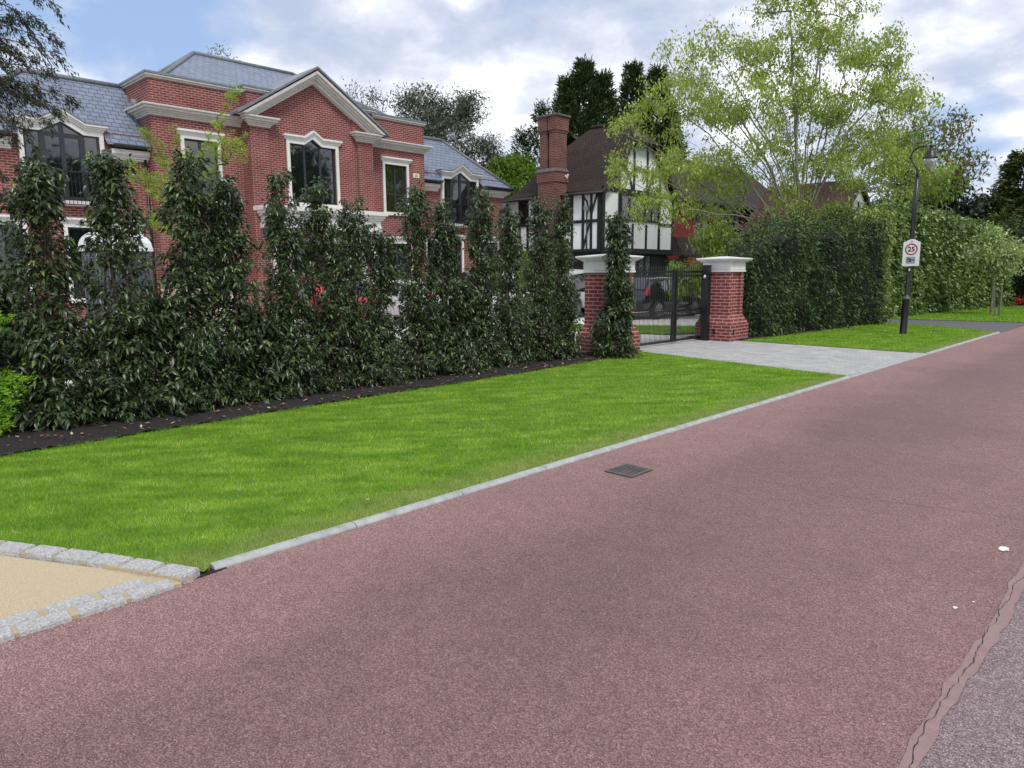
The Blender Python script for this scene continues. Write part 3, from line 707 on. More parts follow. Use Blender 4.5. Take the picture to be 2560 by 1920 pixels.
# ------------------------------------------------------------------ brick mansion
HC = 14.4
H = thing('brick_house', 'new red brick mansion with white cornices, central pediment and slate roofs', 'house', (-24.5, HC, 0))
WX, MX, BX, PX = -25.0, -24.5, -24.05, -23.95
wing_holes = lambda s: [tuple(sorted((HC+s*(6.85), HC+s*(9.0))))+(3.84, 6.0), tuple(sorted((HC+s*9.15, HC+s*10.35)))+(.9, 3.06), tuple(sorted((HC+s*5.95, HC+s*8.0)))+(.9, 3.06)]
main_holes = lambda s: [tuple(sorted((HC+s*3.43, HC+s*4.53)))+(4.12, 6.02), tuple(sorted((HC+s*2.95+s*.4, HC+s*4.63)))+(.5, 2.85)]
mb = MB()
mb.wall(MX, 8.9, 11.86, 0, 7.74, main_holes(-1)); mb.wall(MX, 16.94, 19.9, 0, 7.74, main_holes(1))
mb.wall(BX, 11.87, 16.93, 0, 6.6, [(13.39, 15.27, 4.18, 6.47), (13.2, 15.6, .0, 2.75)])
# gable wall above the cornice line
mb.add([(BX, 11.87, 6.6), (BX, 16.93, 6.6), (BX, 16.93, 6.98), (BX, HC, 8.72), (BX, 11.87, 6.98)], [(0, 1, 2, 3, 4)])
for y in (8.9, 19.9):
    mb.add([(MX, y, 0), (-33.5, y, 0), (-33.5, y, 7.74), (MX, y, 7.74)], [(0, 1, 2, 3)])
mb.add([(-33.5, 8.9, 0), (-33.5, 19.9, 0), (-33.5, 19.9, 7.74), (-33.5, 8.9, 7.74)], [(0, 1, 2, 3)])
for y in (11.86, 16.94): mb.add([(MX, y, 0), (BX, y, 0), (BX, y, 7.5), (MX, y, 7.5)], [(0, 1, 2, 3)])
# projecting middle of the parapet
mb.box(-26, -23.98, 11.84, 12.80, 6.95, 7.74); mb.box(-26, -23.98, 16.0, 16.96, 6.95, 7.74)
# wings
for s in (-1, 1):
    a, b_ = sorted((HC+s*5.5, HC+s*10.74)); mb.wall(WX, a, b_, 0, 5.45, wing_holes(s))
    y = HC+s*10.74; mb.add([(WX, y, 0), (-28.9, y, 0), (-28.9, y, 5.45), (WX, y, 5.45)], [(0, 1, 2, 3)])
    mb.add([(-28.9, a, 0), (-28.9, b_, 0), (-28.9, b_, 5.45), (-28.9, a, 5.45)], [(0, 1, 2, 3)])
mb.build('wall', 'brick_red', H)
for s in (-1, 1):
    a, b_ = sorted((HC+s*1.82, HC+s*2.50)); mb = MB(); mb.box(BX-.02, PX, a, b_, 0, 6.62); mb.build('pilaster', 'brick_red', H)
def profile_run(mb, X, y0, y1, steps, ends=(0, 0)):
    """stepped moulding along Y: steps = (z0, z1, projection)"""
    for z0, z1, p in steps: mb.box(X-.05, X+p, y0-p*ends[0], y1+p*ends[1], z0, z1)
CORN = [(6.62, 6.68, .06), (6.681, 6.735, .10), (6.736, 6.79, .17), (6.791, 6.87, .25), (6.871, 6.93, .31)]
for a, b_, e, ya, yb in ((8.9, 11.84, (1, 0), 8.9, -1), (16.96, 19.9, (0, 1), 19.9, 1)):
    mb = MB(); profile_run(mb, MX, a, b_, CORN, e)
    for z0, z1, p in CORN: mb.box(MX-.06, -26.2, ya-.01*yb, ya+p*yb, z0, z1)
    mb.build('cornice', 'stone_weathered', H, bev=.012)
for s in (-1, 1):
    a, b_ = sorted((HC+s*1.82, HC+s*2.50)); mb = MB()
    profile_run(mb, PX, a, b_, [(z0+.002, z1+.004, p) for z0, z1, p in CORN], (1, 1)); mb.build('pilaster_cap', 'stone_weathered', H, bev=.012)
COP = [(7.745, 7.80, .05), (7.801, 7.86, .10)]
mb = MB()
for rs, y, d in (([(MX, 8.9, 11.83, (1, 0)), (-23.98, 11.84, 12.80, (1, 0))], 8.9, -1), ([(MX, 16.97, 19.9, (0, 1)), (-23.98, 16.0, 16.96, (0, 1))], 19.9, 1)):
    mb = MB()
    for X, a, b_, e in rs: profile_run(mb, X, a, b_, COP, e)
    for z0, z1, p in COP: mb.box(MX-.06, -33.5, y, y+d*p, z0, z1)
    mb.build('parapet_moulding', 'stone_weathered', H, bev=.01)
mb = MB()
for rs, y in (([(MX, 8.78, 11.71), (-23.98, 11.72, 12.84)], 8.78), ([(MX, 17.09, 20.02), (-23.98, 15.96, 17.08)], 19.67)):
    mb = MB()
    for X, a, b_ in rs: mb.box(X-.35, X+.12, a, b_, 7.862, 7.925)
    mb.box(MX-.36, -33.5, y, y+.35, 7.861, 7.923); mb.build('coping', 'lead', H)
# pediment: raking cornice and its small lead roof
mb = MB(); x0 = -24.2
def rake(mb, s, off, th, xa, xb, zpk=8.86, zend=6.95, half=3.02):
    # strip parallel to the slope, 'off' below the top line, thickness th
    k = (zpk-zend)/half; n_ = math.hypot(1, k); o1, o2 = off*n_, (off+th)*n_
    zl = 6.945
    P_ = [(HC, zpk-o1), (HC, zpk-o2), (HC+s*(zpk-o2-zl)/k, zl), (HC+s*(zpk-o1-zl)/k, zl)]
    mb.prism(P_ if s > 0 else P_[::-1], 'x', xa, xb)
for s in (-1, 1):
    for off, th, p in ((.06, .10, .36), (.161, .07, .29), (.232, .06, .22), (.293, .09, .13)): rake(mb, s, off, th, BX-.02, PX+p)
mb.build('raking_cornice', 'stone_weathered', H, bev=.008)
mb = MB()
for s in (-1, 1):
    k = (8.93-6.95)/3.1
    P_ = [(HC, 8.93), (HC+s*3.1, 6.95), (HC+s*3.1, 6.91), (HC, 8.86)] if False else [(HC, 8.93), (HC, 8.85), (HC+s*3.06, 6.90), (HC+s*3.06, 6.98)]
    mb.prism(P_ if s > 0 else P_[::-1], 'x', -27.3, PX+.40)
mb.build('pediment_roof', 'lead', H)
# slate roofs
def roof_faces(mb, E, R_, th=.0):
    pass
mb = MB()
ex0, ex1, ey0, ey1, ez = -33.2, -24.85, 9.2, 19.6, 7.72
rx, rz, ry0, ry1 = -29.0, 10.04, 12.3, 16.5
mb.add([(ex1, ey0, ez), (ex1, ey1, ez), (rx, ry1, rz), (rx, ry0, rz)], [(0, 1, 2, 3)])
mb.add([(ex0, ey0, ez), (ex0, ey1, ez), (rx, ry1, rz), (rx, ry0, rz)], [(3, 2, 1, 0)])
mb.add([(ex0, ey0, ez), (ex1, ey0, ez), (rx, ry0, rz)], [(0, 1, 2)]); mb.add([(ex1, ey1, ez), (ex0, ey1, ez), (rx, ry1, rz)], [(0, 1, 2)])
WE, WR, WZ0, WZ1 = -24.66, -26.72, 5.60, 7.80
for s in (-1, 1):
    ya, yb, yr = HC+s*5.5, HC+s*11.15, HC+s*8.4
    k_ = (6.14-WZ0)/(WZ1-WZ0); xm = WE+(WR-WE)*k_; ym_ = yb+(yr-yb)*k_; d0, d1 = HC+s*(7.92-1.14), HC+s*(7.92+1.14)
    mb.add([(WE, ya, WZ0), (WE, d0, WZ0), (xm, d0, 6.14), (xm, ya, 6.14)], [(0, 1, 2, 3)])
    mb.add([(WE, d1, WZ0), (WE, yb, WZ0), (xm, ym_, 6.14), (xm, d1, 6.14)], [(0, 1, 2, 3)])
    mb.add([(xm, ya, 6.14), (xm, ym_, 6.14), (WR, yr, WZ1), (WR, ya, WZ1)], [(0, 1, 2, 3)])
    mb.add([(2*WR-WE, ya, WZ0), (2*WR-WE, yb, WZ0), (WR, yr, WZ1), (WR, ya, WZ1)], [(3, 2, 1, 0)])
    mb.add([(WE, yb, WZ0), (2*WR-WE, yb, WZ0), (WR, yr, WZ1)], [(0, 1, 2)])
mb.build('roof', 'slate', H)
mb = MB()
mb.tube([(rx, ry0, rz+.02), (rx, ry1, rz+.02)], .085, 8)
for p in ((ex1, ey0, ez), (ex1, ey1, ez), (ex0, ey0, ez)): mb.tube([p, (rx, ry0 if p[1] == ey0 else ry1, rz+.02)], .075, 6)
for s in (-1, 1):
    ya, yb, yr = HC+s*5.5, HC+s*11.15, HC+s*8.4
    mb.tube([(WR, ya, WZ1+.02), (WR, yr, WZ1+.02)], .085, 8); mb.tube([(WR, yr, WZ1+.02), (WE, yb, WZ0+.03)], .075, 6); mb.tube([(WR, yr, WZ1+.02), (2*WR-WE, yb, WZ0+.03)], .075, 6)
mb.build('ridge_tiles', 'ridge_grey', H, True)
# eaves of the wings: gutter, fascia and frieze, broken by the dormer
for s in (-1, 1):
    for u0, u1 in ((5.51, 6.62), (9.22, 11.15)):
        mbg, mbf = MB(), MB()
        a, b_ = sorted((HC+s*u0, HC+s*u1)); mbg.box(WE-.02, WE+.09, a, b_, 5.535, 5.625)
        ends = [0, 0]
        if u1 > 11: ends = [1, 0] if s < 0 else [0, 1]
        aa, bb = (a, b_-.4) if s > 0 and u1 > 11 else (a+.4, b_) if s < 0 and u1 > 11 else (a, b_)
        for z0, z1, p in ((5.20, 5.26, .05), (5.261, 5.32, .12), (5.321, 5.355, .18), (5.356, 5.50, .24)): mbf.box(WX-.04, WX+p, aa-p*ends[0], bb+p*ends[1], z0, z1)
        if u1 > 11:
            y = HC+s*10.74
            for z0, z1, p in ((5.20, 5.26, .05), (5.261, 5.32, .12), (5.321, 5.355, .18), (5.356, 5.50, .24)): mbf.box(WX-.05, -28.9, y-.02*s, y+s*p, z0, z1)
            mbg.box(WE-.03, -28.9, HC+s*11.15, HC+s*11.24, 5.535, 5.62)
        mbg.build('gutter', 'black_plastic', H, bev=.02); mbf.build('eaves_moulding', 'stone_white', H, bev=.008)
for s in (-1, 1):
    mb = MB(); y = HC+s*5.62; mb.tube([(WX+.07, y, 5.5), (WX+.07, y, .1)], .042, 8); mb.build('downpipe', 'black_plastic', H, True)
# windows
def window(X, y0, y1, z0, z1, sur=.12, head=True, sill=True, mull=(), trans=(), peak=0, rec=.09, hood=None, name='window', mouth=.3, bars=.055):
    yc = (y0+y1)/2
    def outline(g, pk=peak):
        if pk: return [(y0-g, z0-g*.2), (y1+g, z0-g*.2), (y1+g, z1+g), (yc+mouth, z1+g), (yc, z1+pk+g*1.05), (yc-mouth, z1+g), (y0-g, z1+g)]
        return [(y0-g, z0-g*.2), (y1+g, z0-g*.2), (y1+g, z1+g), (y0-g, z1+g)]
    mb = MB(); mb.ring(outline(sur), outline(0), X-.02, X+.05)
    if head:
        tops = [(.0, .05, .07), (.052, .10, .10), (.103, .17, .15)]
        for a, b_, p in tops:
            e = .03+p*.6
            if peak:
                up = [(y0-sur-e, z1+sur+a), (yc-mouth, z1+sur+a), (yc, z1+sur+peak+a), (yc+mouth, z1+sur+a), (y1+sur+e, z1+sur+a)]
                poly = up+[(yy, zz_+b_-a) for yy, zz_ in up[::-1]]
                k = len(up)
                for i in range(k-1):
                    q = [up[i], up[i+1], (up[i+1][0], up[i+1][1]+b_-a), (up[i][0], up[i][1]+b_-a)]
                    mb.prism(q, 'x', X-.04, X+p)
            else: mb.box(X-.04, X+p, y0-sur-e, y1+sur+e, z1+sur+a, z1+sur+b_)
    if sill: mb.box(X-.02, X+.09, y0-sur-.04, y1+sur+.04, z0-.13, z0-.001)
    wn = mb.build(name, 'stone_white', H)
    fx = X-rec; fr = MB(); g = bars
    inn = lambda d: [(y0+d, z0+d), (y1-d, z0+d), (y1-d, z1-d*.6), (yc+mouth, z1-d*.6), (yc, z1+peak-d), (yc-mouth, z1-d*.6), (y0+d, z1-d*.6)] if peak else [(y0+d, z0+d), (y1-d, z0+d), (y1-d, z1-d), (y0+d, z1-d)]
    fr.ring(inn(-.01), inn(g), fx-.03, fx+.03)
    for m_ in mull:
        yy = y0+(y1-y0)*m_; zt = z1-.01
        if peak and abs(yy-yc) < mouth: zt = z1+peak*(1-abs(yy-yc)/mouth)-.02
        fr.box(fx-.025, fx+.026, yy-g*.8, yy+g*.8, z0+g, zt)
    for t_ in trans:
        zz_ = t_; fr.box(fx-.024, fx+.024, y0+g, y1-g, zz_-g*.7, zz_+g*.7)
    fr.build('frame', 'frame_grey', wn)
    pn = MB(); o_ = inn(.01); pn.add([(fx-.005, a, b_) for a, b_ in o_], [tuple(range(len(o_)))]); pn.build('pane', 'glass', wn)
    return wn
window(BX, 13.39, 15.27, 4.18, 6.24, .12, True, True, (.33, .67), (), .24, mouth=.36, rec=.1, bars=.05)
for s in (-1, 1):
    a, b_ = sorted((HC+s*3.43, HC+s*4.53)); window(MX, a, b_, 4.12, 6.02, .11, mull=(.5,), trans=(4.85,), bars=.05)
    a, b_ = sorted((HC+s*3.35, HC+s*4.63)); window(MX, a, b_, .5, 2.85, .11, mull=(.5,), trans=(), bars=.06)
    a, b_ = sorted((HC+s*9.15, HC+s*10.35)); window(WX, a, b_, .9, 3.06, .11, mull=(.33,), bars=.07)
    a, b_ = sorted((HC+s*5.95, HC+s*8.0)); window(WX, a, b_, .9, 3.06, .11, mull=(.33, .67), bars=.06)
# dormers: a full-height window breaking the eaves, its hood and juliet rail
for s in (-1, 1):
    yc = HC-7.92 if s < 0 else HC+7.92
    y0, y1 = yc-1.0, yc+1.0; X = WX+.12
    o_ = lambda g, t_: [(y0-g, 3.84), (y1+g, 3.84), (y1+g, 5.80+t_), (yc+.58, 5.80+t_), (yc, 6.13+t_*1.1), (yc-.58, 5.80+t_), (y0-g, 5.80+t_)]
    mb = MB(); mb.ring(o_(.12, .15), o_(0, 0), WX-.02, X); mb.box(WX-.02, WX+.20, y0-.16, y1+.16, 3.70, 3.839)
    up0 = [(y0-.12, 5.95), (yc-.60, 5.95), (yc, 6.295), (yc+.60, 5.95), (y1+.12, 5.95)]
    for a, b_, p, e in ((.0, .05, .05, .02), (.052, .11, .10, .06), (.112, .17, .16, .11)):
        up = [(up0[0][0]-e, up0[0][1]+a)]+[(q[0], q[1]+a) for q in up0[1:4]]+[(up0[4][0]+e, up0[4][1]+a)]
        for i in range(4): mb.prism([up[i], up[i+1], (up[i+1][0], up[i+1][1]+b_-a), (up[i][0], up[i][1]+b_-a)], 'x', WX-.25, X+p)
    dn = mb.build('dormer', 'stone_white', H)
    # lead and slate hood running back into the slope
    mb = MB(); up = [(y0-.26, 6.125), (yc-.60, 6.125), (yc, 6.47), (yc+.60, 6.125), (y1+.26, 6.125)]
    for i in range(4): mb.prism([up[i], up[i+1], (up[i+1][0], up[i+1][1]+.035), (up[i][0], up[i][1]+.035)], 'x', -25.9, X+.18)
    mb.build('hood', 'lead', dn)
    mb = MB()
    for yy in (y0-.10, y1+.03): mb.box(-25.7, WX-.01, yy, yy+.07, 5.5, 6.12)
    mb.build('cheek', 'lead', dn)
    fx = WX+.03; fr = MB()
    inn = lambda d: [(y0+d, 3.84+d), (y1-d, 3.84+d), (y1-d, 5.80-d*.6), (yc+.58, 5.80-d*.6), (yc, 6.13-d), (yc-.58, 5.80-d*.6), (y0+d, 5.80-d*.6)]
    fr.ring(inn(-.01), inn(.06), fx-.03, fx+.03)
    for dy, wv in ((-.52, .075), (.52, .075), (0, .06)): fr.box(fx-.03, fx+.031, yc+dy-wv, yc+dy+wv, 3.88, 5.80 if dy else 6.08)
    fr.box(fx-.028, fx+.028, yc-.52, yc+.52, 5.68, 5.80)
    for dy0, dy1 in ((-.94, -.59), (-.45, -.06), (.06, .45), (.59, .94)): fr.box(fx-.02, fx+.024, yc+dy0, yc+dy1, 3.88, 3.96)
    fr.build('frame', 'frame_grey', dn)
    pn = MB(); q = inn(.01); pn.add([(fx-.005, a, b_) for a, b_ in q], [tuple(range(len(q)))]); pn.build('pane', 'glass', dn)
    # juliet balcony
    mb = MB(); bx_ = WX+.30
    mb.box(bx_-.02, bx_+.02, y0-.25, y1+.1, 4.66, 4.70); mb.box(bx_-.015, bx_+.015, y0-.25, y1+.1, 3.70, 3.73)
    for k in range(22): yy = y0-.22+k*.108; mb.box(bx_-.007, bx_+.007, yy-.007, yy+.007, 3.73, 4.66)
    for yy in (y0-.25, y1+.1): mb.box(WX, bx_+.015, yy-.02, yy+.02, 4.66, 4.70); mb.box(WX, bx_+.015, yy-.035, yy+.035, 3.60, 3.74)
    mb.build('balcony_rail', 'black_metal', H)
# portico
mb = MB(); q0, q1 = HC-2.45, HC+2.45
for z0, z1, p in ((3.20, 3.40, 0), (3.401, 3.62, -.03), (3.621, 3.70, .04), (3.701, 3.80, .10), (3.801, 3.95, .18)): mb.box(BX+.0, -23.25+p, q0-p+.12, q1+p-.12, z0, z1)
pt = mb.build('portico', 'stone_white', H, bev=.01)
for y in (HC-2.05, HC+2.05, HC-1.55, HC+1.55):
    mb = MB(); mb.lathe([(.19, .02), (.19, .12), (.15, .16), (.15, .3), (.125, 2.95), (.15, 3.02), (.15, 3.08)], (-23.45, y), 18); mb.box(-23.63, -23.27, y-.18, y+.18, 3.08, 3.199); mb.build('column', 'stone_white', pt, True)
mb = MB(); mb.box(BX-.10, BX-.06, 13.2, 15.6, 0, 2.75); mb.build('front_door', 'frame_grey', H)
mb = MB(); mb.ring([(13.05, 0), (15.75, 0), (15.75, 2.9), (13.05, 2.9)], [(13.2, .0), (15.6, .0), (15.6, 2.75), (13.2, 2.75)], BX-.05, BX+.05); mb.build('door_surround', 'stone_white', H)
mb = MB(); mb.box(MX, MX+.03, 19.29, 19.60, 5.60, 5.78); al = tag(mb.build('alarm_box', 'sign_white', bev=.006), 'small white alarm box with green face high on the brick wall right of the window', 'alarm box')
mb = MB(); mb.box(MX+.0305, MX+.036, 19.34, 19.54, 5.625, 5.755); mb.build('face', 'alarm_green', al)
mb = MB(); mb.lathe([(.10, 6.93), (.10, 7.18)], (-25.35, 8.74), 14); mb.build('vent', 'lead', H, True)
# ------------------------------------------------------------------ half-timbered house
T = thing('timbered_house', 'white half-timbered house with black beams, clay tile roof and tall brick chimney', 'house', (-20, 30, 0))
AX, AY, AY2 = -20.05, 26.5, 32.55
mb = MB()
mb.box(-28, AX, AY, AY2, 2.6, 5.35)
mb.prism([(26.5, 5.349), (32.56, 5.349), (32.3, 5.45), (31.95, 5.85), (31.55, 6.3), (30.35, 7.6), (28.71, 7.6), (27.51, 6.3), (27.11, 5.85), (26.76, 5.45)], 'x', AX-.3, AX)
mb.build('wall', 'render_white', T)
mb = MB(); mb.box(-28, AX-.25, AY+.1, AY2, 0, 2.6); mb.build('ground_floor_wall', 'timber_black', T)
B = AX+.045
mb = MB()
def vb(y, z0, z1, w_=.14): mb.box(AX-.02, B, y-w_/2, y+w_/2, z0, z1)
def hb(y0, y1, z, w_=.16): mb.box(AX-.02, B+.006, y0, y1, z-w_/2, z+w_/2)
hb(AY-.02, AY2, 5.38, .2); hb(AY-.02, AY2, 2.62, .24); hb(AY, 27.8, 3.97, .12); hb(31.2, AY2, 3.97, .12); hb(29.02, 30.05, 6.45, .14)
for y in (28.94, 30.09, 31.23): vb(y, 2.6, 3.9, .13)
for y in (27.83, 31.23): vb(y, 2.6, 5.4, .15)
vb(AY2-.08, 2.6, 5.4, .16); vb(AY+.10, 2.6, 5.4, .24)
for y, zt in ((27.83, 6.35), (28.98, 7.7), (30.09, 7.7), (31.23, 6.35)): vb(y, 5.4, zt, .13)
def curve_brace(p, q, bow):
    pts = []
    for i in range(7):
        u = i/6; pts.append((AX+.02, p[0]+(q[0]-p[0])*u+bow*math.sin(PI*u), p[1]+(q[1]-p[1])*u))
    for a, b_ in zip(pts, pts[1:]): mb.beam(a, b_, .06, .13)
curve_brace((28.85, 5.45), (28.05, 6.75), .10); curve_brace((30.2, 5.45), (31.0, 6.75), -.10)
# left return wall
Y_ = AY-.045
for x_, z0, z1, w_ in ((-20.15, 2.6, 5.3, .22), (-20.62, 2.6, 5.3, .12), (-21.1, 2.6, 5.3, .13), (-21.75, 2.6, 5.3, .12), (-24.6, 2.6, 5.3, .13), (-25.15, 2.6, 5.3, .13), (-26.0, 2.6, 5.3, .14)): mb.box(x_-w_/2, x_+w_/2, Y_, AY+.02, z0, z1)
for z in (2.62, 3.95, 5.28): mb.box(-27.9, AX+.02, Y_-.006, AY+.02, z-.07, z+.07)
mb.beam((-20.25, AY-.02, 5.25), (-20.62, AY-.02, 4.2), .12, .06); mb.beam((-20.7, AY-.02, 3.85), (-21.05, AY-.02, 2.75), .12, .06)
mb.build('timber_frame', 'timber_black', T)
def lattice_window(X, y0, y1, z0, z1, nm='window', cell=(.13, .2), mulls=()):
    mb = MB(); mb.ring([(y0-.07, z0-.07), (y1+.07, z0-.07), (y1+.07, z1+.07), (y0-.07, z1+.07)], [(y0, z0), (y1, z0), (y1, z1), (y0, z1)], X, X+.07)
    for m_ in mulls: mb.box(X, X+.065, m_-.045, m_+.045, z0, z1)
    wn = mb.build(nm, 'timber_black', T)
    pn = MB(); pn.add([(X+.012, y0, z0), (X+.012, y1, z0), (X+.012, y1, z1), (X+.012, y0, z1)], [(0, 1, 2, 3)]); pn.build('pane', 'glass', wn)
    lt = MB(); cy, cz = cell; Wd, Hh = y1-y0, z1-z0
    for sgn in (1, -1):
        k = -int(Hh/cz)-2
        while k*cy < Wd+cy:
            # line y = k*cy + sgn*(z/cz)*cy clipped
            zs = [i*Hh/40 for i in range(41)]
            pts = [(k*cy+(zz_/cz*cy if sgn > 0 else (Hh-zz_)/cz*cy), zz_) for zz_ in zs]; pts = [p for p in pts if 0 <= p[0] <= Wd]
            if len(pts) > 1:
                a, b_ = pts[0], pts[-1]; lt.beam((X+.02, y0+a[0], z0+a[1]), (X+.02, y0+b_[0], z0+b_[1]), .007, .014)
            k += 1
    lt.build('lattice', 'galv', wn)
    return wn
lattice_window(AX, 27.98, 31.12, 4.10, 5.18, mulls=(28.62, 29.26, 29.9, 30.5))
lattice_window(AX-.25, 29.3, 30.9, 1.0, 2.4, mulls=(29.8, 30.35))
def lattice_side(x0, x1, z0, z1):
    mb = MB()
    for a, b_, c_, d in ((x0-.06, x1+.06, z1, z1+.06), (x0-.06, x1+.06, z0-.06, z0), (x0-.06, x0, z0, z1), (x1, x1+.06, z0, z1)): mb.box(a, b_, AY-.06, AY+.01, c_, d)
    wn = mb.build('window', 'timber_black', T); pn = MB(); pn.box(x0, x1, AY-.012, AY, z0, z1); pn.build('pane', 'glass', wn)
lattice_side(-25.05, -24.68, 4.05, 5.1); lattice_side(-22.05, -21.85, 4.3, 5.1)
mb = MB()
for y in (30.0,): pass
mb.tube([(B+.03, 27.30, 5.62), (B+.03, 27.36, 5.53), (B+.03, 27.5, 5.5), (B+.03, 27.58, 5.56)], .02, 6); mb.box(B-.03, B+.06, 27.44, 27.56, 5.58, 5.74)
mb.build('alarm_bell', 'sign_grey', T)
# bell-shaped tile roof of the gabled wing, half-hipped at the front, hipped at the back
def strip(mb, rows):
    k = len(rows[0]); v = [p for r in rows for p in r]
    mb.add(v, [(i*k+j, i*k+j+1, (i+1)*k+j+1, (i+1)*k+j) for i in range(len(rows)-1) for j in range(k-1)])
prof = [(0, 5.22), (.42, 5.50), (.85, 5.92), (1.5, 6.72), (2.25, 7.68), (3.28, 8.78)]     # inwards from the eaves, height
YC = 29.53
mb = MB()
for s in (1, -1):
    rows = []
    for d, z in prof:
        y = YC-s*(3.28-d)*1.0
        xf = -19.72 if z < 7.7 else -19.72-(z-7.7)*1.05
        xb = -26.25+(3.2 if z > 8.7 else d*.93)
        rows.append([(xb+(xf-xb)*i/6, y, z-.05*math.sin(PI*i/6)) for i in range(7)])
    strip(mb, rows)
strip(mb, [[(-19.60, YC-1.15, 7.62), (-19.60, YC+1.15, 7.62)], [(-20.85, YC-.03, 8.78), (-20.85, YC+.03, 8.78)]])
# back slope of the hip
rows = []
for d, z in prof:
    xb = -26.25+(3.2 if z > 8.7 else d*.93); rows.append([(xb, YC-(3.28-d), z), (xb, YC+(3.28-d), z)])
strip(mb, rows)
mb.build('roof', 'clay_tile', T)
mb = MB(); mb.tube([(-23.05, YC, 8.80), (-22, YC, 8.76), (-20.85, YC, 8.80)], .09, 8); mb.build('ridge_tiles', 'clay_tile', T)
mb = MB()
for s in (1, -1):
    for (d, z), (d2, z2) in zip(prof[:5], prof[1:5]): mb.beam((-19.75, YC-s*(3.28-d), z-.09), (-19.75, YC-s*(3.28-d2), z2-.09), .05, .19)
mb.box(-19.78, -19.70, YC-1.1, YC+1.1, 7.52, 7.62)
mb.build('bargeboard', 'timber_black', T)
mb = MB(); mb.tube([(-19.75, 26.2, 5.16), (-22.2, 26.2, 5.16)], .055, 8); mb.tube([(-23.35, 26.2, 5.16), (-26.2, 26.2, 5.16)], .055, 8)
mb.tube([(-20.95, 26.22, 5.12), (-20.8, 26.40, 4.80), (-20.8, 26.42, 4.55)], .04, 6); mb.tube([(-20.83, 26.42, 4.5), (-20.83, 26.42, .3)], .035, 6)
mb.build('gutter', 'timber_black', T, True)
mb = MB(); mb.frustum((-20.8, 26.38), 4.40, .10, .08, 4.62, .13, .09); mb.build('rain_hopper', 'galv', T)
# tile-hung range set back to the right
RX = -21.5
mb = MB(); mb.wall(RX, 32.4, 43.75, 0, 5.72, [(37.3, 38.85, 3.2, 5.5), (40.5, 42.8, 4.35, 5.45), (33.9, 35.3, 4.7, 5.4)], .12)
mb.add([(RX, 43.75, 0), (-28, 43.75, 0), (-28, 43.75, 5.72), (RX, 43.75, 5.72)], [(0, 1, 2, 3)])
mb.build('tile_hung_wall', 'hung_tile', T)
def dark_window(X, y0, y1, z0, z1, mulls):
    return lattice_window(X-.08, y0, y1, z0, z1, mulls=mulls)
dark_window(RX, 37.3, 38.85, 3.2, 5.5, (38.07,)); dark_window(RX, 40.5, 42.8, 4.35, 5.45, (41.3, 42.05)); dark_window(RX, 33.9, 35.3, 4.7, 5.4, (34.6,))
mb = MB(); mb.add([(RX-.05, 38.2, 3.3), (RX-.05, 38.75, 3.3), (RX-.05, 38.75, 5.4), (RX-.05, 38.2, 5.4), (RX-.05, 42.15, 4.4), (RX-.05, 42.7, 4.4), (RX-.05, 42.7, 5.4), (RX-.05, 42.15, 5.4)], [(0, 1, 2, 3), (4, 5, 6, 7)]); mb.build('curtain', 'curtain', T)
mb = MB(); mb.box(RX+.01, RX+.12, 40.35, 42.95, 4.20, 4.28); mb.build('window_sill', 'galv', T)
mb = MB()
strip(mb, [[(RX+.55, 31.5, 5.55), (RX+.55, 50.8, 5.55)], [(RX-.1, 31.5, 5.95), (RX-.1, 50.8, 5.95)], [(-25.2, 30.5, 8.85), (-25.2, 50.8, 8.85)], [(-29, 30.5, 5.8), (-29, 50.8, 5.8)]])
mb.build('roof', 'clay_tile', T)
mb = MB(); mb.box(RX+.5, RX+.62, 32.6, 50.8, 5.42, 5.56); mb.tube([(RX+.08, 43.75, 5.4), (RX+.08, 43.75, .1)], .09, 6); mb.box(RX-.02, RX+.06, 43.5, 43.95, 0, 5.5); mb.build('gutter', 'timber_black', T)
mb = MB(); mb.tube([(RX+.12, 44.35, 5.4), (RX+.12, 44.35, .2)], .045, 6); mb.build('downpipe', 'sign_white', T, True)
mb = MB(); mb.box(-28, RX-.05, 43.76, 50.5, 0, 5.7); mb.build('end_wall', 'render_white', T)
mb = MB()
for y in (44.9, 46.2, 47.6, 49, 50.4): mb.box(RX-.07, RX, y-.1, y+.1, 0, 5.7)
for z in (2.6, 4.1, 5.5): mb.box(RX-.07, RX+.01, 43.96, 50.5, z-.09, z+.09)
mb.build('timber_frame', 'timber_black', T)
# porch with its bell-cast hipped roof
mb = MB()
def pr(d, z): return [(-19.35-d, 32.55+d*.9, z), (-19.35-d, 36.6-d, z)], [(-19.35-d, 32.55+d*.9, z), (-21.5, 32.55+d*.9, z)], [(-19.35-d, 36.6-d, z), (-21.5, 36.6-d, z)]
pp = [(0, 2.46), (.28, 2.60), (.55, 2.82), (.85, 3.14), (1.05, 3.45)]
for k in range(3): strip(mb, [pr(d, z)[k] for d, z in pp])
mb.build('porch_roof', 'clay_tile', T)
mb = MB()
for x_, y in ((-19.7, 33.0), (-19.7, 36.2)):
    mb = MB(); mb.box(x_-.13, x_+.13, y-.13, y+.13, 0, 2.44); mb.build('porch_post', 'brick_old', T)
mb = MB(); mb.box(-19.42, -19.34, 32.5, 36.65, 2.38, 2.47); mb.build('porch_beam', 'timber_black', T)
mb = MB(); mb.box(-21.42, -21.38, 33.3, 36, 0, 2.3); mb.build('porch_door', 'timber_black', T)
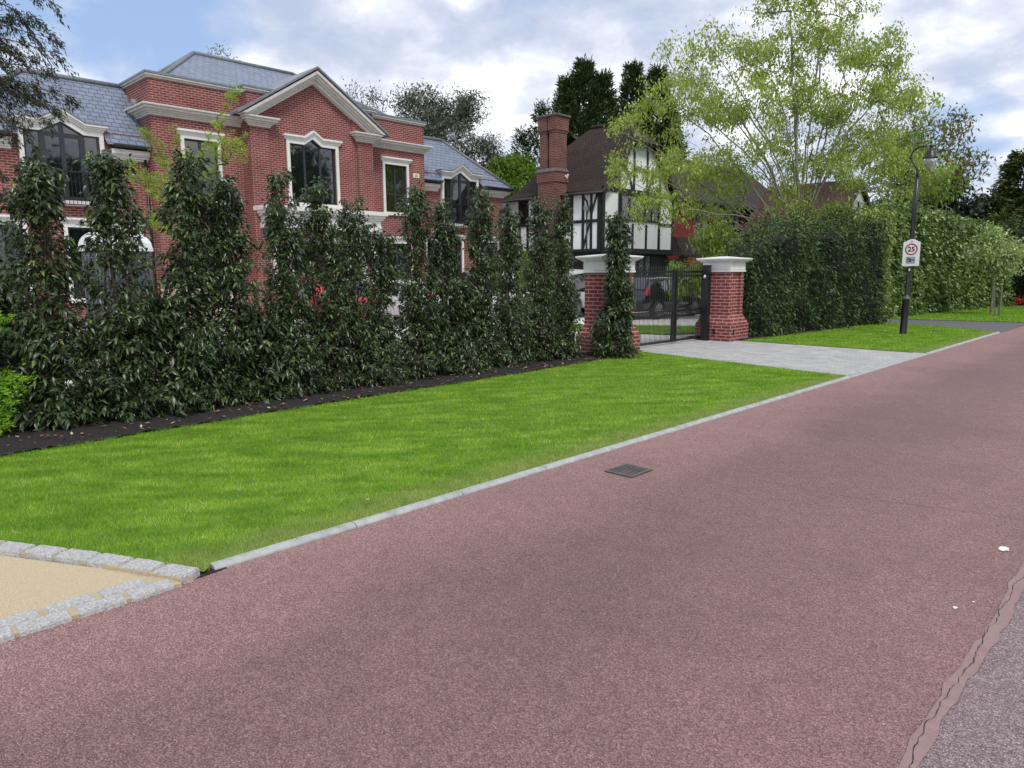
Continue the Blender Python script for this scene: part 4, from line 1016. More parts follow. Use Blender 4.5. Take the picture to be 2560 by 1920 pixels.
# chimney
mb = MB(); cx0, cx1, cy0, cy1 = -23.30, -22.22, 25.80, 26.66
mb.box(cx0, cx1, cy0, cy1, -.1, 5.80)
mb.box(cx0-.04, cx1+.04, cy0-.04, cy1+.04, 5.801, 6.27)
mb.box(-23.22, -22.78, 25.84, 26.62, 6.40, 8.12); mb.box(-22.62, -22.22, 25.84, 26.62, 6.40, 8.12); mb.box(-22.79, -22.61, 26.02, 26.44, 6.40, 8.12)
for a, b_ in ((-23.28, -22.735), (-22.665, -22.16)):
    mb.box(a+.03, b_-.03, 25.815, 26.645, 8.02, 8.12); mb.box(a, b_, 25.78, 26.68, 8.121, 8.74)
ch = mb.build('chimney', 'brick_old', T)
mb = MB(); mb.frustum((-22.76, 26.23), 6.271, .62, .50, 6.42, .56, .44); mb.build('ledge', 'iron', ch)
mb = MB(); mb.box(-23.37, -22.08, 25.70, 26.76, 8.741, 8.82); mb.build('capstone', 'iron', ch)
mb = MB(); mb.tube([(-22.15, 26.45, 6.1), (-22.05, 26.45, 6.0), (-21.97, 26.45, 6.15)], .05, 6); mb.build('floodlight', 'sign_white', ch)
# cottage further down the lane
K = thing('cottage', 'distant cottage with red tiled roof and small white gable beyond the hedge', 'house', (-16, 42.3, 0))
mb = MB(); mb.box(-19.5, -14.35, 39.6, 45, 0, 3.9); mb.prism([(39.6, 3.9), (45, 3.9), (42.3, 6.35)], 'x', -14.6, -14.35); mb.build('wall', 'render_white', K)
mb = MB(); mb.prism([(39.0, 3.65), (42.3, 6.62), (45.6, 3.65), (45.6, 3.5), (42.3, 6.45), (39.0, 3.5)], 'x', -19.6, -14.2); mb.build('roof', 'cottage_tile', K)
mb = MB()
for s in (-1, 1): mb.beam((-14.17, 42.3, 6.5), (-14.17, 42.3+s*3.3, 3.55), .05, .2)
for y in (41.2, 42.3, 43.4): mb.box(-14.34, -14.30, y-.07, y+.07, 3.9, 5.4)
mb.build('timber_frame', 'timber_black', K)
# ------------------------------------------------------------------ cars
def car(name, label, loc, rz, paint, L=4.1, W=1.75, Hh=1.45, bonnet=.9, suv=False, group='cars parked in front of the houses'):
    t = thing(name, label, 'car', loc, rz, group); r = L/2
    # stations along x (front = +x): (x, z_bottom, z_belt, z_top, half width)
    zb = .22 if not suv else .28
    st = [(-r, .42, .62, .66, .78), (-r+.06, .28, .80, .95, .92), (-r+.22, zb, .92, 1.12, .97), (-r+.50, zb, .95, Hh-.12, 1), (-r+.85, zb, .95, Hh-.02, 1), (-.2, zb, .93, Hh, 1), (.35, zb, .92, Hh-.06, 1), (r-bonnet-.42, zb, .91, Hh-.36, 1), (r-bonnet, zb, .90, .97, .99), (r-.5, zb, .82, .88, .97), (r-.12, zb, .66, .76, .90), (r, .35, .52, .60, .72)]
    v = []; hw = W/2
    for x_, a, b_, c_, wf in st:
        g = max(0, (c_-b_)/(Hh-.92)); ti = 1-.20*min(1, g)
        half = [(hw*wf*.93, a), (hw*wf, (a+b_)/2), (hw*wf*.98, b_), (hw*wf*(ti+.02), b_+(c_-b_)*.86), (hw*wf*ti*.82, c_), (0, c_+.015)]
        row = [(x_, y, z) for y, z in half]+[(x_, -y, z) for y, z in half[-2::-1]]
        v += row
    k = 11; n = len(st)
    f = [(i*k+j, (i+1)*k+j, (i+1)*k+j+1, i*k+j+1) for i in range(n-1) for j in range(k-1)]+[tuple(range(k))[::-1], tuple(range((n-1)*k, n*k))]+[(i*k, i*k+k-1, (i+1)*k+k-1, (i+1)*k) for i in range(n-1)]
    mb = MB(); mb.add(v, f); body = mb.build('body', paint, t, True, local=True)
    sb = body.modifiers.new('sub', 'SUBSURF'); sb.levels = 2; sb.render_levels = 2
    def sidepanel(x0, x1, za0, za1, s):
        # glass on the greenhouse side
        y0_ = hw*.985; y1_ = hw*.82
        return [(x0, s*y0_, .95), (x1, s*y0_, .95), (x1-.0, s*(y0_+(y1_-y0_)*(za1-.95)/(Hh-.95)), za1), (x0, s*(y0_+(y1_-y0_)*(za0-.95)/(Hh-.95)), za0)]
    for s in (-1, 1):
        for x0, x1, z0, z1 in ((-r+.62, -.62, Hh-.22, Hh-.13), (-.54, .20, Hh-.12, Hh-.13), (.27, r-bonnet-.35, Hh-.14, Hh-.42)):
            mb = MB(); q = sidepanel(x0, x1, z0, z1, s); mb.add(q+[(a, b_-s*.03, c_) for a, b_, c_ in q], [(0, 1, 2, 3), (7, 6, 5, 4), (0, 4, 5, 1), (1, 5, 6, 2), (2, 6, 7, 3), (3, 7, 4, 0)]); mb.build('window', 'glass', t, local=True)
    for nm, q in (('rear_window', [(-r+.10, -hw*.78, 1.02), (-r+.10, hw*.78, 1.02), (-r+.46, hw*.66, Hh-.10), (-r+.46, -hw*.66, Hh-.10)]), ('windscreen', [(r-bonnet+.03, -hw*.84, .98), (r-bonnet+.03, hw*.84, .98), (.45, hw*.70, Hh-.07), (.45, -hw*.70, Hh-.07)])):
        d = -.02 if nm[0] == 'r' else .03
        mb = MB(); mb.add([(a+d, b_, c_+.03) for a, b_, c_ in q]+[(a-d, b_, c_-.02) for a, b_, c_ in q], [(0, 1, 2, 3), (7, 6, 5, 4), (0, 4, 5, 1), (1, 5, 6, 2), (2, 6, 7, 3), (3, 7, 4, 0)]); mb.build(nm, 'glass', t, local=True)
    for x_ in (-r+.72, r-.78):
        for s in (-1, 1):
            R_ = .32 if not suv else .36
            def wheelrot(prof, c): return None
            mb = MB(); kk = 24
            def lathe_y(mb, prof):
                vv = [(x_+rr*math.cos(2*PI*j/kk), s*yy, R_+rr*math.sin(2*PI*j/kk)) for rr, yy in prof for j in range(kk)]
                mb.add(vv, [(i*kk+j, i*kk+(j+1) % kk, (i+1)*kk+(j+1) % kk, (i+1)*kk+j) for i in range(len(prof)-1) for j in range(kk)]+[tuple(range(kk)), tuple(range((len(prof)-1)*kk, len(prof)*kk))])
            lathe_y(mb, [(R_-.1, hw-.22), (R_, hw-.20), (R_, hw-.02), (R_-.03, hw+.012), (R_-.09, hw+.012), (R_-.10, hw-.01)]); wh = mb.build('wheel', 'rubber', t, local=True)
            mb = MB()
            for q in range(7):
                a = 2*PI*q/7; mb.beam((x_+.05*math.cos(a), s*(hw+.008), R_+.05*math.sin(a)), (x_+(R_-.10)*math.cos(a), s*(hw+.008), R_+(R_-.10)*math.sin(a)), .02, .05)
            lathe_y(mb, [(.06, hw-.01), (.06, hw+.018)]); lathe_y(mb, [(R_-.105, hw-.005), (R_-.085, hw+.02)]); mb.build('rim', 'alloy', wh, local=True)
            mb = MB(); vv = []
            for j in range(13):
                a = PI*j/12
                for rr in (R_+.01, R_+.07): vv.append((x_+rr*math.cos(a), s*(hw+.006), R_+rr*math.sin(a)))
            mb.add(vv, [(2*j, 2*j+1, 2*j+3, 2*j+2) for j in range(12)]); mb.build('wheel_arch', 'black_plastic', t, local=True)
    for s in (-1, 1):
        mb = MB(); mb.prism([(-r+.05, .82), (-r+.24, .86), (-r+.26, .96), (-r+.24, 1.10), (-r+.18, 1.08), (-r+.06, .92)], 'y', s*(hw*.955), s*(hw*.80)); mb.build('tail_light', 'lamp_red', t, bev=.015, local=True)
        mb = MB(); mb.prism([(r-.42, .70), (r-.10, .62), (r-.14, .74), (r-.36, .82)], 'y', s*(hw*.95), s*(hw*.6)); mb.build('headlight', 'lamp_clear', t, bev=.015, local=True)
        mb = MB(); mb.frustum((r-bonnet-.38, s*(hw+.10)), .94, .06, .08, 1.06, .05, .09); mb.build('wing_mirror', paint, t, bev=.02, local=True)
    mb = MB(); mb.box(-r-.012, -r+.05, -.26, .26, .68, .79); mb.build('number_plate', 'plate_yellow', t, local=True)
    mb = MB(); mb.box(-r+.02, -r+.10, -hw*.80, hw*.80, .30, .44); mb.build('bumper', 'black_plastic', t, bev=.02, local=True)
    return t
car('hatchback', 'black hatchback parked behind the closed gate, its red tail lamp seen through the bars', (-14.35, 22.35, 0), PI/2+.02, 'car_black', 3.95, 1.72, 1.47)
car('parked_car', 'bright red car parked before the entrance columns, glimpsed through the hedge', (-18.3, 10.9, 0), PI-.15, 'car_red', 4.2, 1.8, 1.62, suv=True)
car('parked_car', 'white saloon car between the red car and the other white car, seen through leaves', (-18.2, 14.0, 0), PI+.06, 'car_white', 4.3, 1.8, 1.45)
car('parked_car', 'tall white car with its side to the right brick wing, seen through leaves', (-17.9, 17.2, 0), PI+.1, 'car_white', 4.4, 1.85, 1.72, suv=True)
car('parked_car', 'silver car seen in the gap left of the left gate pillar', (-16.7, 20.8, 0), PI/2+.05, 'car_silver', 4.5, 1.85, 1.74, suv=True)
# ------------------------------------------------------------------ portable toilet, pallet stack, builders' things
t = thing('portable_toilet', 'dark grey portable toilet cabin with a white domed roof behind the hedge', 'portable toilet', (-16.55, 5.1, 0), .35)
mb = MB(); mb.box(-.46, .46, -.46, .46, .12, 2.10); mb.build('cabin', 'plastic_grey', t, bev=.02, local=True)
mb = MB()
for k in range(9):
    for s in (-1, 1): mb.box(s*.461, s*.482, -.40+k*.1-.022, -.40+k*.1+.022, .2, 2.0); mb.box(-.40+k*.1-.022, -.40+k*.1+.022, s*.461, s*.482, .2, 2.0)
mb.build('ribs', 'plastic_grey', t, local=True)
mb = MB(); mb.box(-.48, .48, -.48, .48, 0, .119); mb.build('skid', 'black_plastic', t, bev=.01, local=True)
mb = MB(); mb.frustum((0, 0), 2.101, .50, .50, 2.18, .50, .50)
for i in range(6):
    a0, a1 = PI/2*i/6, PI/2*(i+1)/6; mb.frustum((0, 0), 2.1805+.30*math.sin(a0), .49*math.cos(a0)+.001, .49, 2.18+.30*math.sin(a1), .49*math.cos(a1)+.001, .49)
mb.build('roof', 'plastic_white', t, bev=.01, local=True)
t = thing('block_pallet', 'pallet stacked with beige blocks and topped with rolled green turf', 'pallet', (-19.2, 7.6, 0))
mb = MB()
for i in range(5): mb.box(-19.75, -18.65, 7.0+i*.27, 7.11+i*.27, 0, .14)
mb.build('pallet', 'wood_stake', t)
mb = MB()
for k in range(6): mb.box(-19.7, -18.7, 7.05, 8.15, .141+k*.185, .322+k*.185)
mb.build('blocks', 'beige_block', t, bev=.01)
mb = MB()
for k in range(4): mb.tube([(-19.65, 7.2+k*.27, 1.40), (-18.75, 7.2+k*.27, 1.40)], .135, 12)
for k in range(3): mb.tube([(-19.65, 7.33+k*.27, 1.63), (-18.75, 7.33+k*.27, 1.63)], .135, 12)
mb.build('turf_roll', 'turf_green', t, True)
mb = MB(); mb.tube([(-18.5, 6.4, .0), (-18.7, 7.0, 1.83), (-18.72, 8.6, 1.80)], .05, 8); tag(mb.build('drain_pipe', 'black_plastic', smooth=True), 'black plastic pipe resting across the turf rolls on the pallet', 'pipe')
# ------------------------------------------------------------------ plants
def branch_mesh(name, nodes, par, mat, parent, r_tip=.006, expo=.5, rmax=.3, nside=5):
    """tapered limbs along a node tree, radius from the number of tips carried"""
    n = len(nodes); cnt = np.zeros(n); kids = np.zeros(n, int)
    for i in range(n):
        if par[i] >= 0: kids[par[i]] += 1
    cnt[kids == 0] = 1
    for i in range(n-1, 0, -1): cnt[par[i]] += cnt[i]
    r = np.minimum(r_tip*cnt**expo, rmax)
    P = np.array(nodes); idx = np.array([i for i in range(n) if par[i] >= 0]); pr = np.array(par)[idx]
    A, B_ = P[pr], P[idx]; ra, rb = r[pr], r[idx]
    ra = np.minimum(ra, rb*1.5)
    d = nrm(B_-A); ref = np.where(np.abs(d[:, 2:3]) < .9, np.array([[0, 0, 1.]]), np.array([[1., 0, 0]]))
    u = nrm(np.cross(d, ref)); w_ = np.cross(d, u); V = []
    for C_, rr in ((A-d*rb[:, None]*.4, ra), (B_+d*rb[:, None]*.4, rb)):
        for j in range(nside):
            a = 2*PI*j/nside; V.append(C_+(u*math.cos(a)+w_*math.sin(a))*rr[:, None])
    V = np.stack(V, 1).reshape(-1, 3); m_ = len(idx); base = (np.arange(m_)*2*nside)[:, None]
    Fc = np.concatenate([base+np.array([j, (j+1) % nside, nside+(j+1) % nside, nside+j]) for j in range(nside)], 1).reshape(-1, 4)
    return np_mesh(name, V, Fc, mat, parent, smooth=True)
def blob_points(blobs, n, rng, shell=.35, gap=0, gf=1.6):
    if gap:
        P = blob_points(blobs, int(n*2.2), rng, shell); ph = rng.uniform(0, 6, 6)
        v = np.sin(P[:, 0]*gf+ph[0]+1.3*np.sin(P[:, 2]*gf*.8+ph[1]))+np.sin(P[:, 1]*gf*1.1+ph[2])+np.sin(P[:, 2]*gf*1.3+ph[3]+np.sin(P[:, 0]*gf+ph[4]))
        return P[v > -3+gap*3][:n]
    b_ = np.array(blobs); wt = b_[:, 3]**2.3; wt /= wt.sum()
    k = rng.choice(len(b_), n, p=wt); d = rdir(n, rng); rr = (shell+(1-shell)*rng.random(n))**(1/2.0)
    return b_[k, :3]+d*(b_[k, 3]*rr)[:, None]
def grow(base, fork, att, rng, step=.45, wig=.06, sag=.0, trunk_n=4, bias=.15, limbs=None):
    base, fork = np.array(base, float), np.array(fork, float)
    nodes = [base+(fork-base)*i/trunk_n+(rng.normal(size=3)*wig*.3 if 0 < i else 0) for i in range(trunk_n+1)]; par = [-1]+list(range(trunk_n))
    order = np.argsort(np.linalg.norm(att-fork, axis=1)); tips = []
    if limbs is not None:          # long ascending limbs fanning out of the fork
        for L_ in limbs:
            end = np.array(L_[:3]); v = end-fork; hz = np.array([v[0], v[1], 0]); j0 = len(nodes[:trunk_n+1])-1-int(rng.integers(0, 3))
            a = nodes[j0]; c_ = a+hz*.22+np.array([0, 0, max(.6, v[2]*.62)]); k = max(5, int(np.linalg.norm(v)/.55)); last = j0
            for i in range(1, k+1):
                u = i/k; pt = a*(1-u)**2+2*c_*u*(1-u)+end*u*u+(rng.normal(size=3)*wig if i < k else 0); nodes.append(pt); par.append(last); last = len(nodes)-1
    buf = np.zeros((200000, 3)); buf[:len(nodes)] = nodes; n = len(nodes)
    dist0 = np.zeros(200000); dist0[:n] = np.linalg.norm(buf[:n]-fork, axis=1)
    for q in order:
        p = att[q]; dd = np.linalg.norm(buf[2:n]-p, axis=1)+bias*dist0[2:n]*.5
        j = int(np.argmin(dd))+2; a = buf[j].copy(); L = np.linalg.norm(p-a); k = max(1, int(L/step)); last = j
        for i in range(1, k+1):
            u = i/k; pt = a+(p-a)*u+np.array([0, 0, sag*math.sin(PI*u)*L])
            if i < k: pt = pt+rng.normal(size=3)*wig
            buf[n] = pt; dist0[n] = np.linalg.norm(pt-fork); par.append(last); last = n; n += 1
        tips.append(last)
    return buf[:n], par, np.array(tips)
def leafy_tree(name, label, cat, base, fork, blobs, n_att, per, leafL, leafW, lmat, bmat='bark', seed=1, spread=.35, droop=.5, rt=.006, rmax=.25, hero=False, extra=0, group=None, expo=.5, shell=.35, down=.4, step=.45, wig=.06, bias=.15, quad=True, core=0, gap=0, gf=1.6, limbs=False):
    rng = np.random.default_rng(seed); t = thing(name, label, cat, tuple(base), 0, group)
    att = blob_points(blobs, n_att, rng, shell, gap, gf)
    nodes, par, tips = grow(base, fork, att, rng, step, wig, bias=bias, limbs=blobs if limbs else None)
    branch_mesh('trunk', nodes, par, bmat, t, rt, expo, rmax)
    C_ = nodes[tips]
    if extra:
        ii = rng.integers(5, len(nodes), extra); C_ = np.concatenate([C_, nodes[ii]])
    n = len(C_)*per; P = np.repeat(C_, per, 0)+rng.normal(size=(n, 3))*spread*np.array([1, 1, .8])
    D = rdir(n, rng); D[:, 2] -= down
    L = leafL*rng.uniform(.6, 1.25, n)
    fn = quad_leaf_arrays if quad else leaf_arrays
    V, Fc = fn(P, D, L, L*leafW, rng, droop) if quad else fn(P, D, L, L*leafW, rng, droop)
    np_mesh('crown', V, Fc, lmat, t)
    return t
# --- the row of young laurels in front of the mansion
def laurel(x, y, h, label, seed, rad=.44, dens=1.0, lean=0, leafs=.098, top=1, mat='lf_laurel', name='laurel', group='young laurels planted in a row along the lawn', cat='shrub', gappy=.5):
    rng = np.random.default_rng(seed); t = thing(name, label, cat, (x, y, .03), 0, group)
    # leaders
    nodes, par = [], []
    def chain(pts, p0=-1):
        last = p0; out = []
        for p in pts: nodes.append(np.array(p)); par.append(last); last = len(nodes)-1; out.append(last)
        return out
    stems = []
    base = chain([(x, y, .0), (x+rng.normal()*.01, y, .15)])
    leads = [(0, 0, h)]+[(rng.uniform(-.16, .16), rng.choice([-1, 1])*rng.uniform(.05, .16), h*rng.uniform(.72, .95)) for _ in range(2 if top else 3)]
    for lx, ly, lh in leads:
        k = 12; ph = rng.uniform(0, 6)
        pts = [(x+(lx+lean*u)*min(1, u*1.8)+.03*math.sin(ph+u*7), y+ly*min(1, u*1.8)+.03*math.cos(ph+u*6), .15+(lh-.2)*u) for u in [(i+1)/k for i in range(k)]]
        stems.append(chain(pts, base[-1]))
    # sprays of leaves at twig ends, wide at the foot and narrowing unevenly upwards
    n = int(820*dens*h/2.7); Cs, Ds = [], []
    lump = rng.uniform(0, 6, 8)
    for i in range(n):
        s = stems[0] if rng.random() < .5 else stems[rng.integers(0, len(stems))]
        u = rng.random()**1.4
        lh = nodes[s[-1]][2]; z = .10+(lh-.06)*u
        j = min(len(s)-1, int(u*len(s))); c_ = nodes[s[j]]
        a = rng.uniform(0, 2*PI)
        env = (.66+.50*math.exp(-(u/.40)**2)-.22*u**6) if s is stems[0] else (.56+.42*math.exp(-(u/.40)**2)-.12*u**6)
        wob = 1+.20*math.sin(2.6*z+lump[0]+2*math.sin(a+lump[1]))+.18*math.sin(5.5*z+lump[2]+a)
        if gappy and .45 < z/h < .8 and math.sin(7*z+lump[3]+1.6*a) > 1-gappy*.6: continue
        rr = rad*env*wob*(.30+.70*rng.random()**.6)
        p = np.array([c_[0]+rr*math.cos(a), c_[1]+rr*math.sin(a), z+.06*rng.normal()])
        nodes.append(p); par.append(s[max(0, j-1)])
        Cs.append(p); Ds.append((math.cos(a)*.8, math.sin(a)*.8, .55))
    for s in stems:
        for k in range(5): p = nodes[s[-1]]+rng.normal(size=3)*np.array([.05, .05, .05]); Cs.append(p); Ds.append((rng.normal()*.3, rng.normal()*.3, 1))
    Cs, Ds = np.array(Cs), nrm(np.array(Ds)); per = 13
    m_ = len(Cs)*per
    P = np.repeat(Cs, per, 0); A_ = np.repeat(Ds, per, 0)
    tt = rng.uniform(-.10, .03, m_); P = P+A_*tt[:, None]+rng.normal(size=(m_, 3))*.018
    R_ = rdir(m_, rng); R_ = nrm(R_-A_*(R_*A_).sum(1)[:, None]); D = nrm(R_*.9+A_*rng.uniform(.0, .9, m_)[:, None]); D[:, 2] -= .15
    L = leafs*rng.uniform(.6, 1.25, m_)
    V, Fc = leaf_arrays(P, D, L, L*.40, rng, .36, .10, 1.0)
    branch_mesh('stem', nodes, par, 'bark', t, .0022, .5, .022, 4)
    np_mesh('foliage', V, Fc, mat, t)
    return t
row = [(-8.62, 2.02, 2.78, 'tall first full laurel at the near end of the row, before the portable toilet'),
       (-8.58, 2.62, 2.85, 'second full laurel from the near end, tip under the dormer sill'),
       (-8.60, 3.44, 2.93, 'tallest laurel near the house corner, in front of the lime green larch'),
       (-8.60, 3.92, 2.72, 'narrow laurel just right of the larch'),
       (-8.60, 4.64, 2.84, 'laurel whose tip stands below the left edge of the central arched window'),
       (-8.60, 5.18, 2.77, 'laurel standing below the central arched window'),
       (-8.60, 5.68, 2.55, 'short laurel in front of the portico and red car'),
       (-8.60, 6.10, 2.20, 'shortest laurel in the middle of the row'),
       (-8.60, 6.84, 2.90, 'laurel covering the lower part of the narrow right-hand window'),
       (-8.60, 7.34, 2.66, 'laurel just below the green alarm box'),
       (-8.60, 8.10, 2.88, 'laurel in front of the right-hand dormer'),
       (-8.60, 8.78, 2.66, 'laurel before the gap between the two houses'),
       (-8.60, 9.50, 2.84, 'laurel in front of the foot of the chimney'),
       (-8.60, 10.14, 2.86, 'last laurel before the left gate pillar')]
for i, (x, y, h, lb) in enumerate(row): laurel(x, y, h, lb, 100+i, rad=.40 if i < 3 else .36, leafs=.078 if i < 4 else .072)
laurel(-7.86, 10.90, 2.62, 'slender laurel standing alone in front of the left gate pillar', 130, rad=.33, dens=.8, top=1, gappy=.2)
laurel(-9.0, 1.30, 1.75, 'low bushy laurel at the near end of the bed under the ground floor window', 131, rad=.5, top=0, gappy=0)
laurel(-9.35, .78, 1.70, 'low dark laurel at the left edge behind the lime conifer', 132, rad=.55, top=0, gappy=0)
laurel(-9.9, 1.75, 1.85, 'low laurel behind the first tall one, left of the portable toilet', 133, rad=.55, top=0, gappy=0)
laurel(-8.62, 3.02, 1.35, 'short leafy laurel filling the gap before the third tall laurel', 134, rad=.48, top=0, gappy=0)
laurel(-8.62, 4.28, 1.15, 'short leafy laurel filling the gap right of the narrow fourth laurel', 136, rad=.44, top=0, gappy=0)
laurel(-8.62, 7.72, 1.45, 'short laurel filling the gap under the right-hand dormer', 135, rad=.42, top=0, gappy=0)
# --- hedges
def hedge(label, path, h, thick, lmat, leafL, dens, seed, rough_=.10, hvar=.08, Wk=.5, core=True, cat='hedge', top_sprig=.1, name='hedge'):
    """path: list of (x, y) along the middle of the hedge; dense leaf skin on an irregular dark twiggy core"""
    rng = np.random.default_rng(seed); t = thing(name, label, cat, (path[0][0], path[0][1], 0))
    P0 = np.array(path, float); seg = np.linalg.norm(np.diff(P0, axis=0), axis=1); cum = np.concatenate([[0], np.cumsum(seg)]); Lt = cum[-1]
    hs = h if isinstance(h, (list, tuple)) else (h, h)
    ph = rng.uniform(0, 6, 6)
    def prof(s):
        x = np.interp(s, cum, P0[:, 0]); y = np.interp(s, cum, P0[:, 1]); i = np.clip(np.searchsorted(cum, s, 'right')-1, 0, len(seg)-1)
        d = np.diff(P0, axis=0)[i]/seg[i][:, None]; nx, ny = d[:, 1], -d[:, 0]
        hh = np.interp(s/Lt, np.linspace(0, 1, len(hs)), hs)+hvar*np.sin(s*1.9+ph[0])+hvar*.6*np.sin(s*4.3+ph[1])
        return x, y, nx, ny, hh, d
    # surface samples: front, back, top, ends
    n = int(dens*(2*Lt*max(hs)+Lt*thick+2*thick*max(hs))); q = rng.random(n); A1 = Lt*max(hs); tot = 2*A1+Lt*thick+2*thick*max(hs)
    s = rng.uniform(0, Lt, n); x, y, nx, ny, hh, d = prof(s); z = rng.random(n)*hh
    side = np.where(q < A1/tot, 1., np.where(q < 2*A1/tot, -1., 0.))
    off = side*thick/2; top = (side == 0) & (q < (2*A1+Lt*thick)/tot); off = np.where(top, rng.uniform(-.5, .5, n)*thick, off); z = np.where(top, hh, z)
    end = (side == 0) & ~top; e1 = rng.random(n) < .5
    s2 = np.where(e1, 0., Lt); x2, y2, nx2, ny2, hh2, d2 = prof(s2)
    x = np.where(end, x2, x); y = np.where(end, y2, y); nx = np.where(end, nx2, nx); ny = np.where(end, ny2, ny); off = np.where(end, rng.uniform(-.5, .5, n)*thick, off); z = np.where(end, rng.random(n)*hh2, z)
    bulge = rough_*(np.sin(s*2.3+ph[2]+1.2*np.sin(z*2+ph[3]))+.7*np.sin(s*5.1+z*3.3+ph[4]))
    P = np.stack([x+nx*(off+side*bulge), y+ny*(off+side*bulge), z+np.where(top, 0, 0)], 1)
    NR = np.stack([nx*side, ny*side, np.where(top, 1., 0)], 1); ed = np.where(e1, -1., 1.)[:, None]*np.concatenate([d2, np.zeros((n, 1))], 1); NR = np.where(end[:, None], ed, NR)
    P += rng.normal(size=(n, 3))*.05+NR*rng.uniform(-.14, .05, n)[:, None]+NR*np.abs(rng.normal(size=n)*top_sprig)[:, None]*np.where(top, 1, .25)[:, None]
    D = nrm(NR*.75+rdir(n, rng)*.8); D[:, 2] -= .1
    L = leafL*rng.uniform(.6, 1.2, n)
    V, Fc = leaf_arrays(P, D, L, L*Wk, rng, .25, .08, .7); np_mesh('foliage', V, Fc, lmat, t)
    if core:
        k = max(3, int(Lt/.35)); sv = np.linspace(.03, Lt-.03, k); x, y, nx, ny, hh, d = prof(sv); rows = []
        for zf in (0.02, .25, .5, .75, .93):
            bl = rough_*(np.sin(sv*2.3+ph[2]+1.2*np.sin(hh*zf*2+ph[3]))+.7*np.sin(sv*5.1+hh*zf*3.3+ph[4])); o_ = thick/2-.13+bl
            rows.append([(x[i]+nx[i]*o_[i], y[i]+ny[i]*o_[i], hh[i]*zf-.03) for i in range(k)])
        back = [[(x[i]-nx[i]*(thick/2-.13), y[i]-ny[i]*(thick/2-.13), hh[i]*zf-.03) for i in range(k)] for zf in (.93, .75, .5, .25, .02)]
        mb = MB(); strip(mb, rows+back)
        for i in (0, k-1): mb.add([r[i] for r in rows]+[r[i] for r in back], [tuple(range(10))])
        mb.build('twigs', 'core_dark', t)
    return t
hedge('dark loose laurel hedge between the right gate pillar and the dark side drive', [(-8.25, 16.25), (-8.1, 19), (-7.75, 21.6), (-7.55, 23.3)], (2.2, 2.6, 2.7, 2.75, 2.9), .95, 'lf_laurel2', .115, 430, 21, .15, .12, .38, top_sprig=.2)
hedge('pale ivy-covered end of the hedge beside the side drive', [(-7.5, 23.35), (-7.55, 24.0)], (3.25, 3.35), .75, 'lf_ivy', .11, 480, 22, .06, .05, .6)
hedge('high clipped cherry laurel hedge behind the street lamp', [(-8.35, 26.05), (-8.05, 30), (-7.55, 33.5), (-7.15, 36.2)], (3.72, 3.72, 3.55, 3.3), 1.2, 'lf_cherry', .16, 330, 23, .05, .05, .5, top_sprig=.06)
hedge('lower yellow-green hedge end by the far verge', [(-7.1, 36.3), (-6.9, 38.5)], (2.9, 2.6), 1.1, 'lf_cherry', .15, 300, 24, .08, .08, .5)
hedge('dark conifer hedge closing the view at the right edge', [(-7.4, 42), (-3.0, 40)], (3.6, 3.8), 1.4, 'lf_conifer', .16, 260, 25, .12, .15, .3)
STRIP = [(-13.6, 15.1), (-13.9, 17.0), (-9.7, 19.4), (-9.3, 16.9), (-9.9, 15.9)]
sheet('lawn', STRIP, .02, 'lawn_base')
tag(grass(STRIP, [(15, 19.5, 1500, .05, .014)], 4), 'strip of darker grass on the forecourt seen through the gate bars', 'grass')
hedge('leafy waist-high hedge behind the black hatchback', [(-16.2, 26.2), (-12.0, 27.2)], (1.75, 1.9), .8, 'lf_spring2', .11, 380, 27, .1, .1, .45, top_sprig=.18)
# ------------------------------------------------------------------ trees
BIG=[(-15.30,24.94,9.56,0.95),(-16.16,24.77,8.39,0.95),(-14.97,26.45,10.37,0.80),(-16.81,23.73,6.90,0.77),(-16.44,24.58,7.60,0.87),(-16.84,23.44,5.36,0.54),(-8.85,32.58,8.16,0.63),(-16.69,24.49,7.07,0.95),(-16.72,25.71,6.30,1.10),(-17.03,23.92,5.99,0.63),(-15.22,24.69,7.92,1.26),(-15.37,26.32,9.55,0.87),(-15.13,27.84,9.03,1.74),(-13.17,25.83,7.20,1.74),(-14.85,26.21,6.75,1.74),(-14.80,24.45,4.91,1.42),(-14.71,27.38,4.99,1.58),(-15.36,23.71,4.02,0.95),(-13.60,28.59,5.63,1.74),(-13.17,28.35,9.07,1.89),(-13.24,30.14,11.11,1.74),(-11.55,29.01,11.35,1.42),(-11.78,30.58,13.11,1.42),(-13.22,29.11,12.81,1.26),(-11.25,32.07,11.09,1.26),(-9.80,30.25,9.23,1.42),(-11.44,29.96,8.74,1.74),(-12.46,30.78,7.33,1.74),(-10.12,29.48,7.13,1.58),(-9.43,31.97,9.04,1.10),(-8.97,32.40,8.88,0.63),(-9.84,32.70,7.69,0.95),(-10.32,30.37,5.62,1.58),(-10.96,28.14,4.73,1.42),(-9.16,31.43,5.30,1.10),(-8.27,32.33,5.45,0.79),(-12.39,27.95,3.77,1.26),(-10.24,31.46,10.29,0.95),(-14.08,27.94,11.26,0.79),(-13.93,27.78,9.85,1.10)]
leafy_tree('spring_tree', 'large spreading tree in fresh yellow-green spring leaf behind the laurel hedge', 'tree', (-11.75, 28.3, 0), (-11.8, 28.35, 3.2), BIG, 2600, 19, .115, .62, 'lf_spring', 'bark_pale', 31, .15, .45, .0062, .12, extra=0, expo=.48, down=.35, wig=.04, step=.5, bias=.1, gap=.86, gf=2.1, limbs=True)
